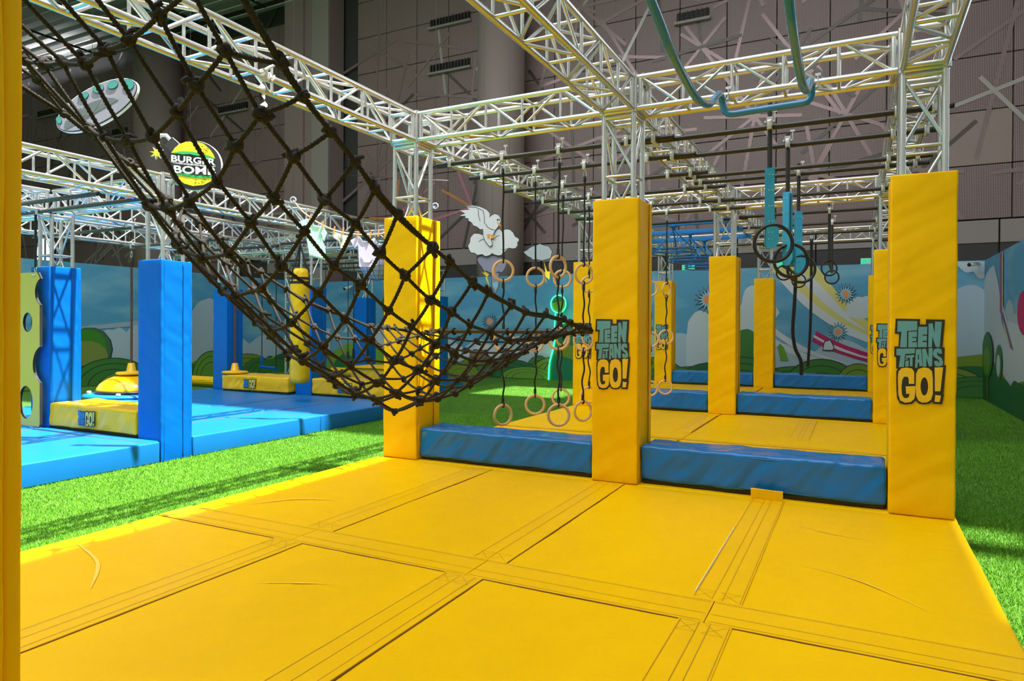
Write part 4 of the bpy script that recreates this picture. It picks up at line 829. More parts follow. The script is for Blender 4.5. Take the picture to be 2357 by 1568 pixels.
def logo_wide(parent, x0, z1, w, h, y):
    """side by side lettering for the low blocks"""
    A = lambda d: (lambda u, v: (x0+(u-26)/497*w*.44, y-d, z1-(v-28)/490*h))
    G = lambda d: (lambda u, v: (x0+w*.42+(u-48)/475*w*.58, y-d, z1+.01-(v-468)/390*(h+.02)))
    bk = [[(38,28),(274,33),(274,84),(330,84),(330,35),(508,38),(500,300),(508,500),(40,512),(46,400),(26,398),(28,298),(68,297),(73,177),(30,176)]]
    bg_ = [[(48,540),(70,490),(150,474),(215,490),(260,490),(310,470),(380,485),(405,470),(523,468),(500,742),(505,745),(488,838),(402,838),(402,815),(370,838),(320,848),(270,842),(240,815),(205,848),(140,858),(85,848),(58,800),(50,700)]]
    flat('logo_backing', [bk], A(.002), 'logo_ink', parent); flat('logo_backing', [bg_], G(.003), 'logo_ink', parent)
    flat('logo_letters', LG['top'], A(.005), 'logo_blue', parent); flat('logo_letters', LG['go'], G(.005), 'logo_lime', parent)

# ------------------------------------------------------------------ padded pillars
def pad_pillar(x, y, z0, z1, mt, label, group, seed, w=.42, dpt=.44, logo=False, amp=.006, st=(1, 1, 1.3)):
    t = thing('pillar_pad', label, 'pillar pad', (x, y, z0), group)
    x0, x1, y0, y1 = x-w/2, x+w/2, y-dpt/2, y+dpt/2; th = .045
    # four foam sides around the truss, the front and back ones between corners
    rbox('pad_front', (x0, y0, z0), (x1, y0+th, z1), mt, t, r=.014, n=(8, 1, 34), amp=amp, freq=3.2, seed=seed, stretch=st)
    rbox('pad_back', (x0, y1-th, z0), (x1, y1, z1), mt, t, r=.014, n=(4, 1, 12), amp=amp*.5, freq=3, seed=seed+1, stretch=st)
    rbox('pad_side', (x0, y0+th*.9, z0), (x0+th, y1-th*.9, z1-.004), mt, t, r=.012, n=(1, 5, 24), amp=amp*.8, freq=3.2, seed=seed+2, stretch=st)
    rbox('pad_side', (x1-th, y0+th*.9, z0), (x1, y1-th*.9, z1-.004), mt, t, r=.012, n=(1, 6, 34), amp=amp, freq=3.2, seed=seed+3, stretch=st)
    # closing flap with hook tape on the right side
    fl_ = rbox('closing_flap', (x1-.006, y1-.13, z0+.01), (x1+.010, y1-.045, z1-.01), mt, t, r=.005, n=(1, 3, 30), amp=.004, freq=5, seed=seed+5)
    tube('flap_seam', [(x1+.009+.003*noise.noise((k*.5, seed, 0)), y1-.135, z0+.02+(z1-z0-.04)*k/40) for k in range(41)], .0035, 'seam_dark' if 'yellow' in mt else 'stitch_blue', t, 5)
    if logo: logo_tall(t, x-.18, 1.445, .325, .63, y0-.006)
    return t
lp = {(2, 0): 1, (1, 0): 1, (0, 1): 1, (2, 1): 1, (0, 2): 1, (2, 2): 1}
for i, x in enumerate(CX):
    for j, y in enumerate(CY):
        pad_pillar(x, y, 0.0, 2.505, 'yellow_vinyl', '%s yellow padded pillar in the %s row%s' % (cxn[i], cyn[j], ', with printed lettering' if (i, j) in lp else ''), 'yellow padded pillars', 11*i+5*j, logo=(i, j) in lp)
pad_pillar(CX[1], -5.09, 0.0, 2.505, 'yellow_vinyl', 'nearest yellow padded pillar cut off by the left edge of the picture', 'yellow padded pillars', 77)
for i, x in enumerate(BX):
    for j, y in enumerate(BY):
        if (i, j) == (0, 2): continue
        pad_pillar(x, y, FLOOR if (i, j) == (0, 0) else 0.0, 2.15, 'blue_vinyl', '%s blue padded pillar in the %s row of the blue course' % (bxn[i], cyn[j]), 'blue padded pillars', 31+7*i+3*j, w=.43, dpt=.42)

# ------------------------------------------------------------------ low blocks between the pillars
def block(x0, x1, y0, y1, z1, mt, label, group, seed, logo=False, base=True):
    t = thing('foam_block', label, 'foam block', ((x0+x1)/2, y0, 0), group)
    rbox('cover', (x0, y0, .035), (x1, y1, z1), mt, t, r=.028, n=(26, 6, 7), amp=.011, freq=3.6, seed=seed, stretch=(1.2, 1, 1.6))
    rbox('gap_shade_base', (x0+.02, y0+.03, .004), (x1-.02, y1-.03, .036), 'gap_shade_sleeve', t, r=.004, n=(1, 1, 1))  # made-up base; its dark colour stands in for the shaded gap below
    for yy in (y0+.004, ):
        tube('piping', [(x0+.03+(x1-x0-.06)*k/24, yy+.003*noise.noise((k*.4, seed, 0)), z1-.03+.004*noise.noise((k*.5, seed, 5))) for k in range(25)], .004, mt, t, 6)
        tube('hem', [(x0+.03+(x1-x0-.06)*k/24, yy-.002, .055+.003*noise.noise((k*.5, seed, 9))) for k in range(25)], .0025, mt, t, 5)
    if logo: logo_wide(t, x0+.66, .275, .36, .19, y0-.014)
    return t
for j, y in enumerate(CY):
    block(-4.225, -2.345, y-.17, y+.27, .325, 'blue_block', 'blue vinyl block between the left and middle yellow pillars of the %s row' % cyn[j], 'blue foam blocks', 3+j)
    block(-1.90, -0.01, y-.15, y+.27, .335, 'blue_block', 'blue vinyl block between the middle and right yellow pillars of the %s row' % cyn[j], 'blue foam blocks', 13+j)
for j, y in enumerate(BY[:2]):
    if j == 1: block(-12.12, -10.24, y-.36, y+.36, .335, 'yellow_block', 'yellow block with lettering between the farther blue pillars of the second row', 'yellow foam blocks', 23+j, True)
    block(-9.75, -7.96, y-.22, y+.42, .335, 'yellow_block', 'yellow block with lettering between the nearer blue pillars of the %s row' % cyn[j], 'yellow foam blocks', 33+j, True)

# blue mats
BM = [(-10.0, -7.5, -5.4, -3.0), (-10.0, -7.5, -3.0, -.51), (-12.6, -10.0, -5.4, -2.9), (-12.6, -10.0, -2.9, -.08), (-10.0, -7.945, -.51, -.07), (-10.0, -8.75, -.07, 2.17), (-8.75, -7.5, -.07, 2.17), (-12.6, -10.0, -.08, 2.17),
      (-8.75, -7.5, 2.17, 4.9), (-10.0, -8.75, 2.17, 4.9), (-11.3, -10.0, 2.17, 4.9), (-12.8, -11.3, 2.17, 4.9), (-11.1, -9.45, 4.9, 7.4), (-12.8, -11.1, 4.9, 7.4), (-11.1, -9.45, 7.4, 9.6), (-12.8, -11.1, 7.4, 9.6)]
bl = ['nearest, beside the turf', 'in front of the first blue pillar', 'near left, second column', 'left of the yellow block', 'narrow strip under the first yellow block', 'behind the first yellow block', 'just behind the first blue pillar by the turf', 'left behind the first pillars',
      'middle, beside the turf', 'middle, second from the turf', 'middle, third from the turf', 'middle, farthest from the turf', 'behind the second row by the turf', 'behind the second row, far side', 'at the back by the turf', 'at the back, far side']
bmo = []
for k, (x0, x1, y0, y1) in enumerate(BM):
    bmo.append(mat_panel('crash_mat', x0, x1, y0, y1, 'blue_mat', 'blue vinyl crash mat %s' % bl[k], 'blue crash mats', 60+k))
for k in (1, 6, 8, 9):
    x0, x1, y0, y1 = BM[k]
    flap(bmo[k], x0+.01, x0+.2, y0+.05, y1-.05, 'y', (.02, .1), 'blue_mat', edge=1, st='stitch_blue', cross=False)
    flap(bmo[k], x0+.22, x1-.03, y1-.16, y1-.01, 'x', (.02, .1), 'blue_mat', edge=-1, st='stitch_blue', cross=False)

# ------------------------------------------------------------------ black bars hung under the yellow trusses
BARZ = 3.20
def clamp(parent, x, y, z, side=1):
    """half coupler: band round the bar, hook up to the chord, wing nut"""
    t = mesh_obj('clamp', *(lambda v, f: ([Vector(p)+Vector((x, y, z)) for p in v], f))(*rbox_data(.045, .085, .085, .012, 1, 1, 1)), 'steel', parent, (x, y, z), smooth=True)
    box_ = inst('saddle', 'unit_box', b_box, 'steel', t, (x, y, z+.055), scale=(.05, .06, .03))
    for s in (-1, 1): rod('eye', (x+s*.035, y-.02, z+.03), (x+s*.035, y+.02, z+.03), .011, 'steel', t, 8)
    rod('wing_bolt', (x+side*.045, y-.03, z+.02), (x+side*.045, y-.03, z+.12), .005, 'steel', t, 6)
    inst('wing_nut', 'unit_box', b_box, 'steel', t, (x+side*.045, y-.03, z+.115), scale=(.04, .008, .02))
    return t
def bar(x0, x1, y, label, z=BARZ, mt='black_pipe', chords=None, group='black bars under the trusses', r=.025, tilt=0.0):
    t = thing('hanging_bar', label, 'bar', ((x0+x1)/2, y, z), group)
    rod('pipe', (x0, y, z), (x1, y, z+tilt), r, mt, t, 16)
    for x in (x0, x1):
        s = -1 if x == x0 else 1
        rod('end_cap', (x, y, z if s < 0 else z+tilt), (x+s*.012, y, z if s < 0 else z+tilt), r*.93, 'black_plastic', t, 16)
    for cx in chords or (): clamp(t, cx, y, z)
    return t
od = ['first', 'second', 'third', 'fourth', 'fifth', 'sixth', 'seventh']
LMY = [.76, 1.50, 2.40, 3.30, 4.30, 5.04]; MRY = [.84, 1.57, 2.62, 2.98, 4.36]
for k, y in enumerate(LMY):
    x1 = -1.80+.05*(k % 2)
    bar(-4.48, x1, y, 'black bar carrying wooden rings, %s from the camera' % od[k], chords=(-4.305, -2.255, -1.985))
for k, y in enumerate(MRY):
    bar(-2.08+.03*(k % 2), .47, y, 'black bar between the middle and right trusses of the first bay, %s from the camera' % od[k], chords=(-1.985, .075, .345))
for k, y in enumerate((5.98, 7.3, 8.6, 10.3)):
    bar(-2.08, .47, y, 'black bar between the middle and right trusses of the second bay, %s from the camera' % od[k], chords=(-1.985, .075))
for k, y in enumerate((6.1, 9.9)):
    bar(-4.48, -1.85, y, 'black bar between the left and middle trusses of the second bay, %s from the camera' % od[k], chords=(-4.305, -2.255))

# ------------------------------------------------------------------ wooden ring ladders
RR, Rr = .108, .0155
def ring_string(x, y, label, rots, zs=(1.976, 1.219, .415), lean=0.0, seed=0):
    t = thing('ring_ladder', label, 'ring ladder', (x, y, BARZ), 'wooden ring ladders on black straps')
    c = clamp(t, x, y, BARZ, 1)
    rg = random.Random(seed)
    top = BARZ-.05
    # carabiner
    tube('carabiner', [(x+.018*math.sin(a), y, top-.05+.045*math.cos(a)) for a in [2*PI*k/16 for k in range(16)]], .004, 'steel', t, 6, closed=True)
    zprev = top-.10
    for k, z in enumerate(zs):
        xr = x+lean*(k+1)*.02+rg.uniform(-.012, .012)
        ztop = z+RR
        wob = [(x+(xr-x)*q+.010*math.sin(q*9+seed+k)*min(1, 4*q*(1-q)+.1)*(k+1)*.5, y+.006*math.sin(q*7+k), zprev+(ztop+.05-zprev)*q) for q in [i/14 for i in range(15)]]
        tube('strap', wob, .0105, 'black_rope', t, 8)
        for e, zz in ((0, zprev), (1, ztop+.05)):
            rod('ferrule', (wob[0][0] if e == 0 else xr, y, zz-.03), (wob[0][0] if e == 0 else xr, y, zz+.03), .0165, 'black_plastic', t, 10)
        # loop round the ring
        a = rots[k]
        for zz, s in ((ztop, 1),)+(((z-RR, -1),) if k < len(zs)-1 else ()):
            tube('strap_loop', [(xr+.024*math.sin(b)*math.sin(a), y-.024*math.sin(b)*math.cos(a), zz+s*.006+.030*math.cos(b)) for b in [2*PI*i/14 for i in range(14)]], .008, 'black_rope', t, 6, closed=True)
        inst('ring', 'wood_ring', b_torus(RR, Rr, 36, 12), 'ring_wood', t, (xr, y, z), rot=(0, 0, a))
        x = xr; zprev = z-RR-.05
    return t
RS = [(-3.64, 0, (.55, .1, 1.05), 'leftmost wooden ring ladder on the first bar beside the left pillar'), (-2.98, 0, (1.15, .35, .45), 'wooden ring ladder on the first bar just left of the middle pillar'),
      (-3.60, 1, (.75, 1.2, .42), 'wooden ring ladder on the left half of the second bar'), (-2.98, 1, (.8, .2, .9), 'wooden ring ladder on the right half of the second bar'),
      (-3.62, 2, (.3, 1.3, .5), 'wooden ring ladder on the left half of the third bar'), (-2.98, 2, (.3, .5, .9), 'wooden ring ladder on the right half of the third bar'),
      (-3.60, 3, (.4, .8, .6), 'wooden ring ladder on the left half of the fourth bar'), (-2.96, 3, (.3, 1.1, .4), 'wooden ring ladder on the right half of the fourth bar'),
      (-2.98, 4, (.5, .4, .45), 'wooden ring ladder on the fifth bar seen right of the middle pillar'), (-2.93, 5, (1.25, .35, .4), 'farthest wooden ring ladder, on the sixth bar')]
for k, (x, b, rots, lb) in enumerate(RS):
    dz = [0, .02, -.02][k % 3]
    ring_string(x, LMY[b], lb, rots, (1.976+dz, 1.219+dz*1.4, .415+abs(dz)*2), seed=k)

# ------------------------------------------------------------------ blue paddles with black rings
def paddle(x, y, ztop, label, zc=2.10, ang=.35, R=.165, extra=True):
    t = thing('ring_paddle', label, 'swing arm', (x, y, BARZ), 'black rings on blue swing arms')
    rod('arm_tube', (x, y, 2.45), (x, y, ztop), .021, 'black_pipe', t, 14)
    rod('arm_cap', (x, y, ztop), (x, y, ztop+.012), .018, 'black_plastic', t, 12)
    clamp(t, x, y-.03, BARZ)
    prof = [(-.035, .70), (-.028, .712), (.028, .712), (.035, .70), (.035, .28), (.075, .14), (.078, .05), (.05, -.005), (.01, -.02), (-.025, -.012), (-.035, .02)]
    c, s = math.cos(ang), math.sin(ang)
    for k, o in enumerate((-.022, .022)):
        p = slab('paddle_plate', [[prof]], lambda u, v, d, O=o: (x+u*c-(O-.011+d)*s, y+u*s+(O-.011+d)*c, zc-.01+v), .022, 'paddle_blue', t)
        for q in (.06, .12, .22, .36, .50, .64):
            for uu in (-.012, .018):
                ww = o+(.0115 if o > 0 else -.0115)
                rod('screw', (x+uu*c-ww*s, y+uu*s+ww*c, zc+q), (x+uu*c-(ww+(.004 if o > 0 else -.004))*s, y+uu*s+(ww+(.004 if o > 0 else -.004))*c, zc+q), .006, 'steel', p, 6)
    inst('core', 'unit_box', b_box, 'black_plastic', t, (x, y, zc+.33), rot=(0, 0, ang), scale=(.05, .022, .66))
    inst('ring', 'paddle_ring%d' % int(R*1000), b_torus(R, .0165, 40, 12), 'black_plastic', t, (x+.035, y-.01, zc+.02), rot=(0, 0, .33))
    return t
paddle(-.93, .80, 3.42, 'nearest blue swing arm with a large black ring', 2.115)
paddle(-.84, 1.53, 3.30, 'second blue swing arm with a large black ring partly hidden', 2.02, ang=-.5, R=.16)
paddle(-.84, 2.93, 3.30, 'third blue swing arm with a large black ring hanging lower', 2.045, ang=.4, R=.155)
def trapeze_rings(xa, ya, xb, yb, z, label):
    t = thing('ring_trapeze', label, 'ring trapeze', (xa, ya, BARZ), 'black ring trapezes')
    for x, y, zz in ((xa, ya, z), (xb, yb, z-.05)):
        rod('drop_tube', (x, y, zz+.10), (x, y, BARZ-.02), .021, 'black_pipe', t, 12)
        clamp(t, x, y, BARZ)
        inst('ring', 'small_ring', b_torus(.115, .0135, 32, 10), 'black_plastic', t, (x, y, zz-.02), rot=(0, 0, .35))
    rod('cross_tube', (xa, ya, z+.08), (xb, yb, z+.02), .024, 'black_pipe', t, 12)
    return t
trapeze_rings(-1.27, 5.98, -1.14, 7.3, 2.28, 'black double ring trapeze left of the hanging black ropes')
trapeze_rings(-.61, 5.98, -.61, 7.3, 2.33, 'black double ring trapeze right of the hanging black ropes')
def rope_pts(P, n=10): return resample(catmull(P, n), .014)
def hang_rope(P, r, label, mt='black_rope', group=None, top=True):
    t = thing('hanging_rope', label, 'rope', tuple(P[0]), group)
    tube('cord', rope_pts(P), r, mt, t, 9, twist=70, lobes=3, lob=.22)
    if top:
        rod('rope_sleeve', (P[0][0], P[0][1], P[0][2]-.12), (P[0][0], P[0][1], P[0][2]), r*1.25, 'black_plastic', t, 10)
        tube('carabiner', [(P[0][0]+.02*math.sin(a), P[0][1], P[0][2]+.05+.05*math.cos(a)) for a in [2*PI*k/14 for k in range(14)]], .005, 'steel', t, 6, closed=True)
    return t
hang_rope([(-1.293, 8.6, 3.1), (-1.29, 8.6, 2.35), (-1.31, 8.6, 1.8), (-1.335, 8.6, 1.33), (-1.29, 8.6, .98), (-1.19, 8.6, .74), (-1.175, 8.6, .45)], .032, 'thick black climbing rope with a bend, left of the pair')
hang_rope([(-1.01, 8.6, 3.1), (-1.01, 8.6, 2.2), (-1.02, 8.6, 1.4), (-1.06, 8.6, .62)], .025, 'straight black climbing rope, right of the pair')

# ------------------------------------------------------------------ blue curved rail clamped to the first cross truss
def sweep_rail():
    prof = [(-4.7, 3.22), (-4.0, 3.27), (-3.2, 3.27), (-2.6, 3.22), (-2.05, 3.12), (-1.75, 3.04), (-1.4, 2.99), (-1.05, 2.965), (-.8, 2.985), (-.5, 3.06), (-.28, 3.17), (-.12, 3.25), (-.03, 3.27), (.03, 3.245)]
    L = [(-1.22, a, b) for a, b in prof]+[(-1.21, .045, 3.19), (-1.185, .05, 3.145), (-1.14, .05, 3.128)]
    Rr_ = [(-.545, a, b) for a, b in prof]+[(-.545, .045, 3.20), (-.56, .05, 3.16), (-.60, .05, 3.142)]
    pts = L+[(-1.0, .05, 3.131), (-.75, .05, 3.138)]+Rr_[::-1]
    t = thing('curved_rail', 'glossy blue bent pipe rail clamped to the front cross truss', 'rail', (-.88, .05, 3.13))
    tube('pipe', resample(catmull(pts, 8), .03), .0275, 'pipe_blue', t, 16)
    for x in (-1.22, -.545): clamp(t, x, .085, 3.235)
    return t
sweep_rail()
# blue spinning cone frames on blue beams, second bay left
for k, (y, zc, xc) in enumerate(((6.6, 2.77, -3.2), (7.75, 2.72, -3.15), (8.9, 2.68, -3.1))):
    bm_ = thing('support_rail', 'blue steel beam carrying a cone frame, %s from the camera' % od[k], 'beam', (-3.28, y, 3.27), 'blue beams of the second bay')
    rbox('beam', (-4.40, y-.04, 3.215), (-2.16, y+.04, 3.30), 'frame_blue', bm_, r=.006, n=(1, 1, 1))
    c = thing('cone_frame', 'blue tubular cone with two hoops under the %s blue beam' % od[k], 'swing frame', (xc, y, 3.2), 'blue cone frames')
    lathe('hub', [(.03, -.10), (.03, -.02), (.075, 0), (.075, .012)], (xc, y, 3.20), 'frame_blue', c, 12)
    for h, (R, z) in enumerate(((.40, zc), (.40, zc-.055))):
        inst('hoop', 'hoop40', lambda: (lambda v, f, s: ([(a, c_, b) for a, b, c_ in v], f, s))(*b_torus(.40, .013, 40, 8)()), 'frame_blue', c, (xc, y, z))
    for q in range(5):
        a = 2*PI*q/5+.4
        rod('spoke', (xc, y, 3.14), (xc+.40*math.cos(a), y+.40*math.sin(a), zc), .014, 'frame_blue', c, 8)
        rod('hoop_link', (xc+.40*math.cos(a), y+.40*math.sin(a), zc), (xc+.40*math.cos(a), y+.40*math.sin(a), zc-.055), .012, 'frame_blue', c, 8)

# ------------------------------------------------------------------ cargo net
NET_X = [-2.17,-2.349,-2.546,-2.766,-3.01,-3.27,-3.53,-3.774,-3.994,-4.191,-4.37]
NET = [
[(-4.92,3.26),(-4.92,3.26),(-4.92,3.26),(-4.92,3.26),(-4.92,3.26),(-4.92,3.26),(-4.92,3.26),(-4.92,3.26),(-4.92,3.26),(-4.92,3.26),(-4.92,3.26)],
[(-4.64,3.04),(-4.66,3.04),(-4.65,3.03),(-4.64,3.01),(-4.62,3.02),(-4.60,3.03),(-4.58,3.05),(-4.57,3.06),(-4.56,3.09),(-4.50,3.08),(-4.43,3.05)],
[(-4.35,2.81),(-4.38,2.81),(-4.37,2.78),(-4.35,2.75),(-4.31,2.77),(-4.26,2.78),(-4.23,2.82),(-4.19,2.85),(-4.17,2.91),(-4.06,2.89),(-3.90,2.83)],
[(-4.05,2.57),(-4.10,2.58),(-4.08,2.53),(-4.05,2.49),(-3.99,2.52),(-3.92,2.53),(-3.87,2.60),(-3.82,2.65),(-3.79,2.72),(-3.62,2.70),(-3.38,2.61)],
[(-3.84,2.37),(-3.95,2.41),(-3.92,2.32),(-3.84,2.27),(-3.78,2.21),(-3.72,2.24),(-3.67,2.30),(-3.60,2.40),(-3.41,2.41),(-3.22,2.42),(-2.98,2.41)],
[(-3.73,2.28),(-3.78,2.22),(-3.73,2.13),(-3.64,2.02),(-3.59,1.96),(-3.52,1.95),(-3.44,2.01),(-3.27,2.04),(-3.09,2.09),(-2.90,2.15),(-2.71,2.22)],
[(-3.57,2.18),(-3.60,2.09),(-3.52,1.95),(-3.45,1.86),(-3.37,1.73),(-3.31,1.73),(-3.24,1.79),(-3.09,1.85),(-2.93,1.94),(-2.77,2.05),(-2.60,2.17)],
[(-3.42,2.09),(-3.41,1.94),(-3.33,1.82),(-3.26,1.67),(-3.16,1.57),(-3.10,1.54),(-2.97,1.57),(-2.84,1.66),(-2.71,1.78),(-2.58,1.93),(-2.46,2.10)],
[(-3.28,2.00),(-3.20,1.86),(-3.13,1.67),(-3.00,1.55),(-2.95,1.39),(-2.84,1.35),(-2.72,1.39),(-2.60,1.49),(-2.49,1.63),(-2.39,1.81),(-2.29,2.01)],
[(-3.11,1.91),(-3.01,1.74),(-2.92,1.59),(-2.79,1.41),(-2.70,1.25),(-2.59,1.16),(-2.46,1.19),(-2.34,1.30),(-2.23,1.45),(-2.13,1.63),(-2.04,1.85)],
[(-2.81,1.78),(-2.80,1.64),(-2.68,1.46),(-2.57,1.29),(-2.45,1.12),(-2.33,1.04),(-2.22,1.08),(-2.13,1.19),(-2.04,1.36),(-1.97,1.56),(-1.91,1.79)],
[(-2.64,1.72),(-2.56,1.52),(-2.46,1.37),(-2.33,1.16),(-2.19,1.00),(-2.11,0.91),(-1.99,0.95),(-1.88,1.07),(-1.79,1.24),(-1.71,1.44),(-1.64,1.67)],
[(-2.40,1.63),(-2.34,1.46),(-2.20,1.26),(-2.07,1.09),(-1.99,0.92),(-1.90,0.86),(-1.78,0.89),(-1.68,1.00),(-1.59,1.16),(-1.51,1.36),(-1.43,1.59)],
[(-2.21,1.58),(-2.12,1.38),(-1.99,1.20),(-1.86,1.01),(-1.69,0.84),(-1.65,0.74),(-1.52,0.78),(-1.41,0.90),(-1.31,1.06),(-1.22,1.27),(-1.14,1.51)],
[(-1.91,1.51),(-1.86,1.34),(-1.75,1.14),(-1.59,0.99),(-1.47,0.83),(-1.35,0.79),(-1.24,0.82),(-1.14,0.93),(-1.06,1.08),(-1.00,1.26),(-0.95,1.47)],
[(-1.70,1.47),(-1.60,1.28),(-1.53,1.13),(-1.40,0.97),(-1.23,0.85),(-1.09,0.81),(-0.96,0.83),(-0.85,0.91),(-0.74,1.04),(-0.65,1.19),(-0.57,1.37)],
[(-1.38,1.46),(-1.29,1.29),(-1.23,1.15),(-1.12,1.01),(-0.98,0.90),(-0.87,0.86),(-0.76,0.88),(-0.66,0.96),(-0.58,1.07),(-0.50,1.21),(-0.43,1.36)],
[(-1.05,1.43),(-0.98,1.30),(-0.93,1.18),(-0.85,1.06),(-0.73,0.98),(-0.65,0.94),(-0.56,0.96),(-0.48,1.02),(-0.41,1.11),(-0.35,1.23),(-0.30,1.36)],
[(-0.72,1.41),(-0.67,1.30),(-0.64,1.22),(-0.57,1.12),(-0.49,1.06),(-0.42,1.03),(-0.36,1.04),(-0.30,1.09),(-0.25,1.16),(-0.21,1.25),(-0.17,1.35)],
[(-0.40,1.38),(-0.36,1.31),(-0.34,1.25),(-0.30,1.19),(-0.24,1.15),(-0.20,1.13),(-0.16,1.14),(-0.12,1.17),(-0.09,1.22),(-0.06,1.28),(-0.03,1.34)],
[(-0.09,1.36),(-0.07,1.32),(-0.06,1.29),(-0.04,1.26),(-0.01,1.24),(0.01,1.23),(0.03,1.23),(0.05,1.25),(0.07,1.27),(0.08,1.30),(0.09,1.34)],
[(0.22,1.33),(0.22,1.33),(0.22,1.33),(0.22,1.33),(0.22,1.33),(0.22,1.33),(0.22,1.33),(0.22,1.33),(0.22,1.33),(0.22,1.33),(0.22,1.33)],
]
def cargo_net():
    t = thing('cargo_net', 'knotted black rope cargo net slung between the left and middle pillars', 'net', (-3.27, .22, 1.33))
    g = random.Random(3); rows, cols = len(NET), len(NET_X)
    P = {}
    for i in range(rows):
        for j in range(cols):
            y, z = NET[i][j]
            f = 1.0 if i < rows-4 else 1-.14*(i-(rows-5))/4
            x = -3.31+(NET_X[j]+3.27)*f if i > rows-5 else NET_X[j]
            P[i, j] = Vector((x, y, z))
    R = .0098
    def rope(name, pts, r=R, sag=.004):
        q = []
        for a, b in zip(pts, pts[1:]):
            L = (b-a).length; q += [a+(b-a)*t_-Vector((0, 0, sag*L/.25*4*t_*(1-t_))) for t_ in (0, .12, .25, .38, .5, .62, .75, .88)]
        sm = resample(q+[pts[-1]], .011)
        tube(name, sm, r, 'net_rope', t, 9, twist=120, lobes=3, lob=.24)
    for j in range(cols):
        pts = []
        for i in range(rows):
            pts.append(P[i, j])
        rope('border_rope' if j in (0, cols-1) else 'long_rope', pts, R*1.12 if j in (0, cols-1) else R)
        if j in (0, cols-1):     # the border is doubled
            rope('border_rope', [p+Vector((.012*math.sin(k*1.3), .006, -.016*abs(math.sin(k*.9)))) for k, p in enumerate(pts)], R)
    for i in range(1, rows-1):
        pts = []
        for j in range(cols):
            pts.append(P[i, j])
        rope('cross_rope', pts, sag=g.uniform(.006, .013))
    def b_knot(seed):
        def f():
            q = random.Random(seed); V = []; F = []
            for k, (ax, tilt) in enumerate((((1, .3, .2), 0), ((.2, 1, .3), .5), ((.3, -.3, 1), .9))):
                A = Vector(ax).normalized(); u = A.orthogonal().normalized(); w = A.cross(u)
                pts = [(u*math.cos(b)+w*math.sin(b))*(.0135+.002*math.sin(3*b+seed))+A*.006*math.sin(b+k) for b in [2*PI*i/12 for i in range(12)]]
                v, ff = tube_data(pts, .0088, 6, True); o = len(V); V += v; F += [tuple(o+i for i in x) for x in ff]
            pts = [Vector((.02*q.uniform(-1, 1), .02, 0)), Vector((.025, .0, .012)), Vector((.033, -.01, .004+.01*q.random()))]
            v, ff = tube_data(pts, .0085, 6); o = len(V); V += v; F += [tuple(o+i for i in x) for x in ff]
            return V, F, True
        return f
    for i in range(1, rows-1):
        for j in range(cols):
            s = g.randrange(4); sc_ = g.uniform(1.15, 1.55)
            inst('knot', 'knot%d' % s, b_knot(s), 'net_rope', t, P[i, j], rot=(g.uniform(0, 6), g.uniform(0, 6), g.uniform(0, 6)), scale=(sc_, sc_, sc_))
    # lashings on the far bar
    for j in range(cols):
        p = P[rows-1, j]
        inst('lashing', 'lashing', b_torus(.031, .009, 18, 7), 'net_rope', t, (p.x, .25, 1.32), rot=(0, 0, PI/2+g.uniform(-.3, .3)))
cargo_net()
nb = thing('net_bar', 'dark steel bar holding the far end of the cargo net between the pillars', 'bar', (-3.3, .25, 1.32))
rod('pipe', (-4.26, .25, 1.32), (-2.30, .25, 1.33), .024, 'black_pipe', nb, 16)
for x in (-4.24, -2.33): rod('end_sleeve', (x-.03, .25, 1.32), (x+.03, .25, 1.32), .034, 'gap_shade_sleeve', nb, 14)

# ------------------------------------------------------------------ gear of the blue course
for k, (y, x0, x1) in enumerate(((-1.1, -12.4, -7.75), (.75, -12.5, -9.69), (2.3, -12.5, -9.69), (3.4, -12.5, -9.69), (5.6, -12.5, -9.7), (6.6, -12.5, -9.5), (7.6, -12.5, -9.5))):
    bar(x0, x1, y, 'black bar under the trusses of the blue course, %s from the camera' % od[k], z=2.83, chords=(BX[1]+.13, BX[2]+.13), group='black bars of the blue course')
def bite(cx, cz, r, a0, a1, n=12): return [(cx+r*math.cos(a0+(a1-a0)*k/n), cz+r*math.sin(a0+(a1-a0)*k/n)) for k in range(n+1)]
t = thing('climbing_panel', 'yellow hanging board with round holes and bitten edge beside the blue pillar', 'panel', (-10.3, -.6, .02))
out = [(-10.85, .02), (-9.82, .02), (-9.80, .05)]+[(-9.80, .60)]+bite(-9.70, .84, .26, -1.95, -4.33)+[(-9.80, 1.09), (-9.80, 1.62)]+bite(-9.72, 1.80, .19, -1.97, -4.31)+[(-9.81, 2.0), (-9.86, 2.06), (-10.82, 2.06), (-10.85, 2.03)]
hs = [ellipse(-10.08, 1.40, .11, .13)[::-1], ellipse(-10.12, .33, .16, .22)[::-1], ellipse(-10.5, .9, .17, .17)[::-1], ellipse(-10.55, 1.7, .13, .13)[::-1]]
slab('board', [[out]+hs], lambda u, v, d: (u, -.6+d, v), .035, 'board_yellow', t, side='board_black')
for x in (-9.93, -10.7):
    rod('strap', (x, -.58, 2.12), (x, -.58, 2.83), .016, 'black_rope', t, 8)
    tube('shackle', [(x+.022*math.sin(a), -.58, 2.10+.035*math.cos(a)) for a in [2*PI*k/14 for k in range(14)]], .006, 'steel', t, 6, closed=True)
    for s in (-.02, .02): rod('bolt', (x+s, -.612, 2.02), (x+s, -.60, 2.02), .012, 'steel', t, 8)
bar(-9.62, -7.62, 3.43, 'short black bar carrying the yellow punch bag', z=2.87, chords=(BX[0]-.13,), group='black bars of the blue course')
bar(-12.4, -7.75, -.58, 'black bar above the yellow board with holes', z=2.86, chords=(BX[1]+.13,), group='black bars of the blue course')
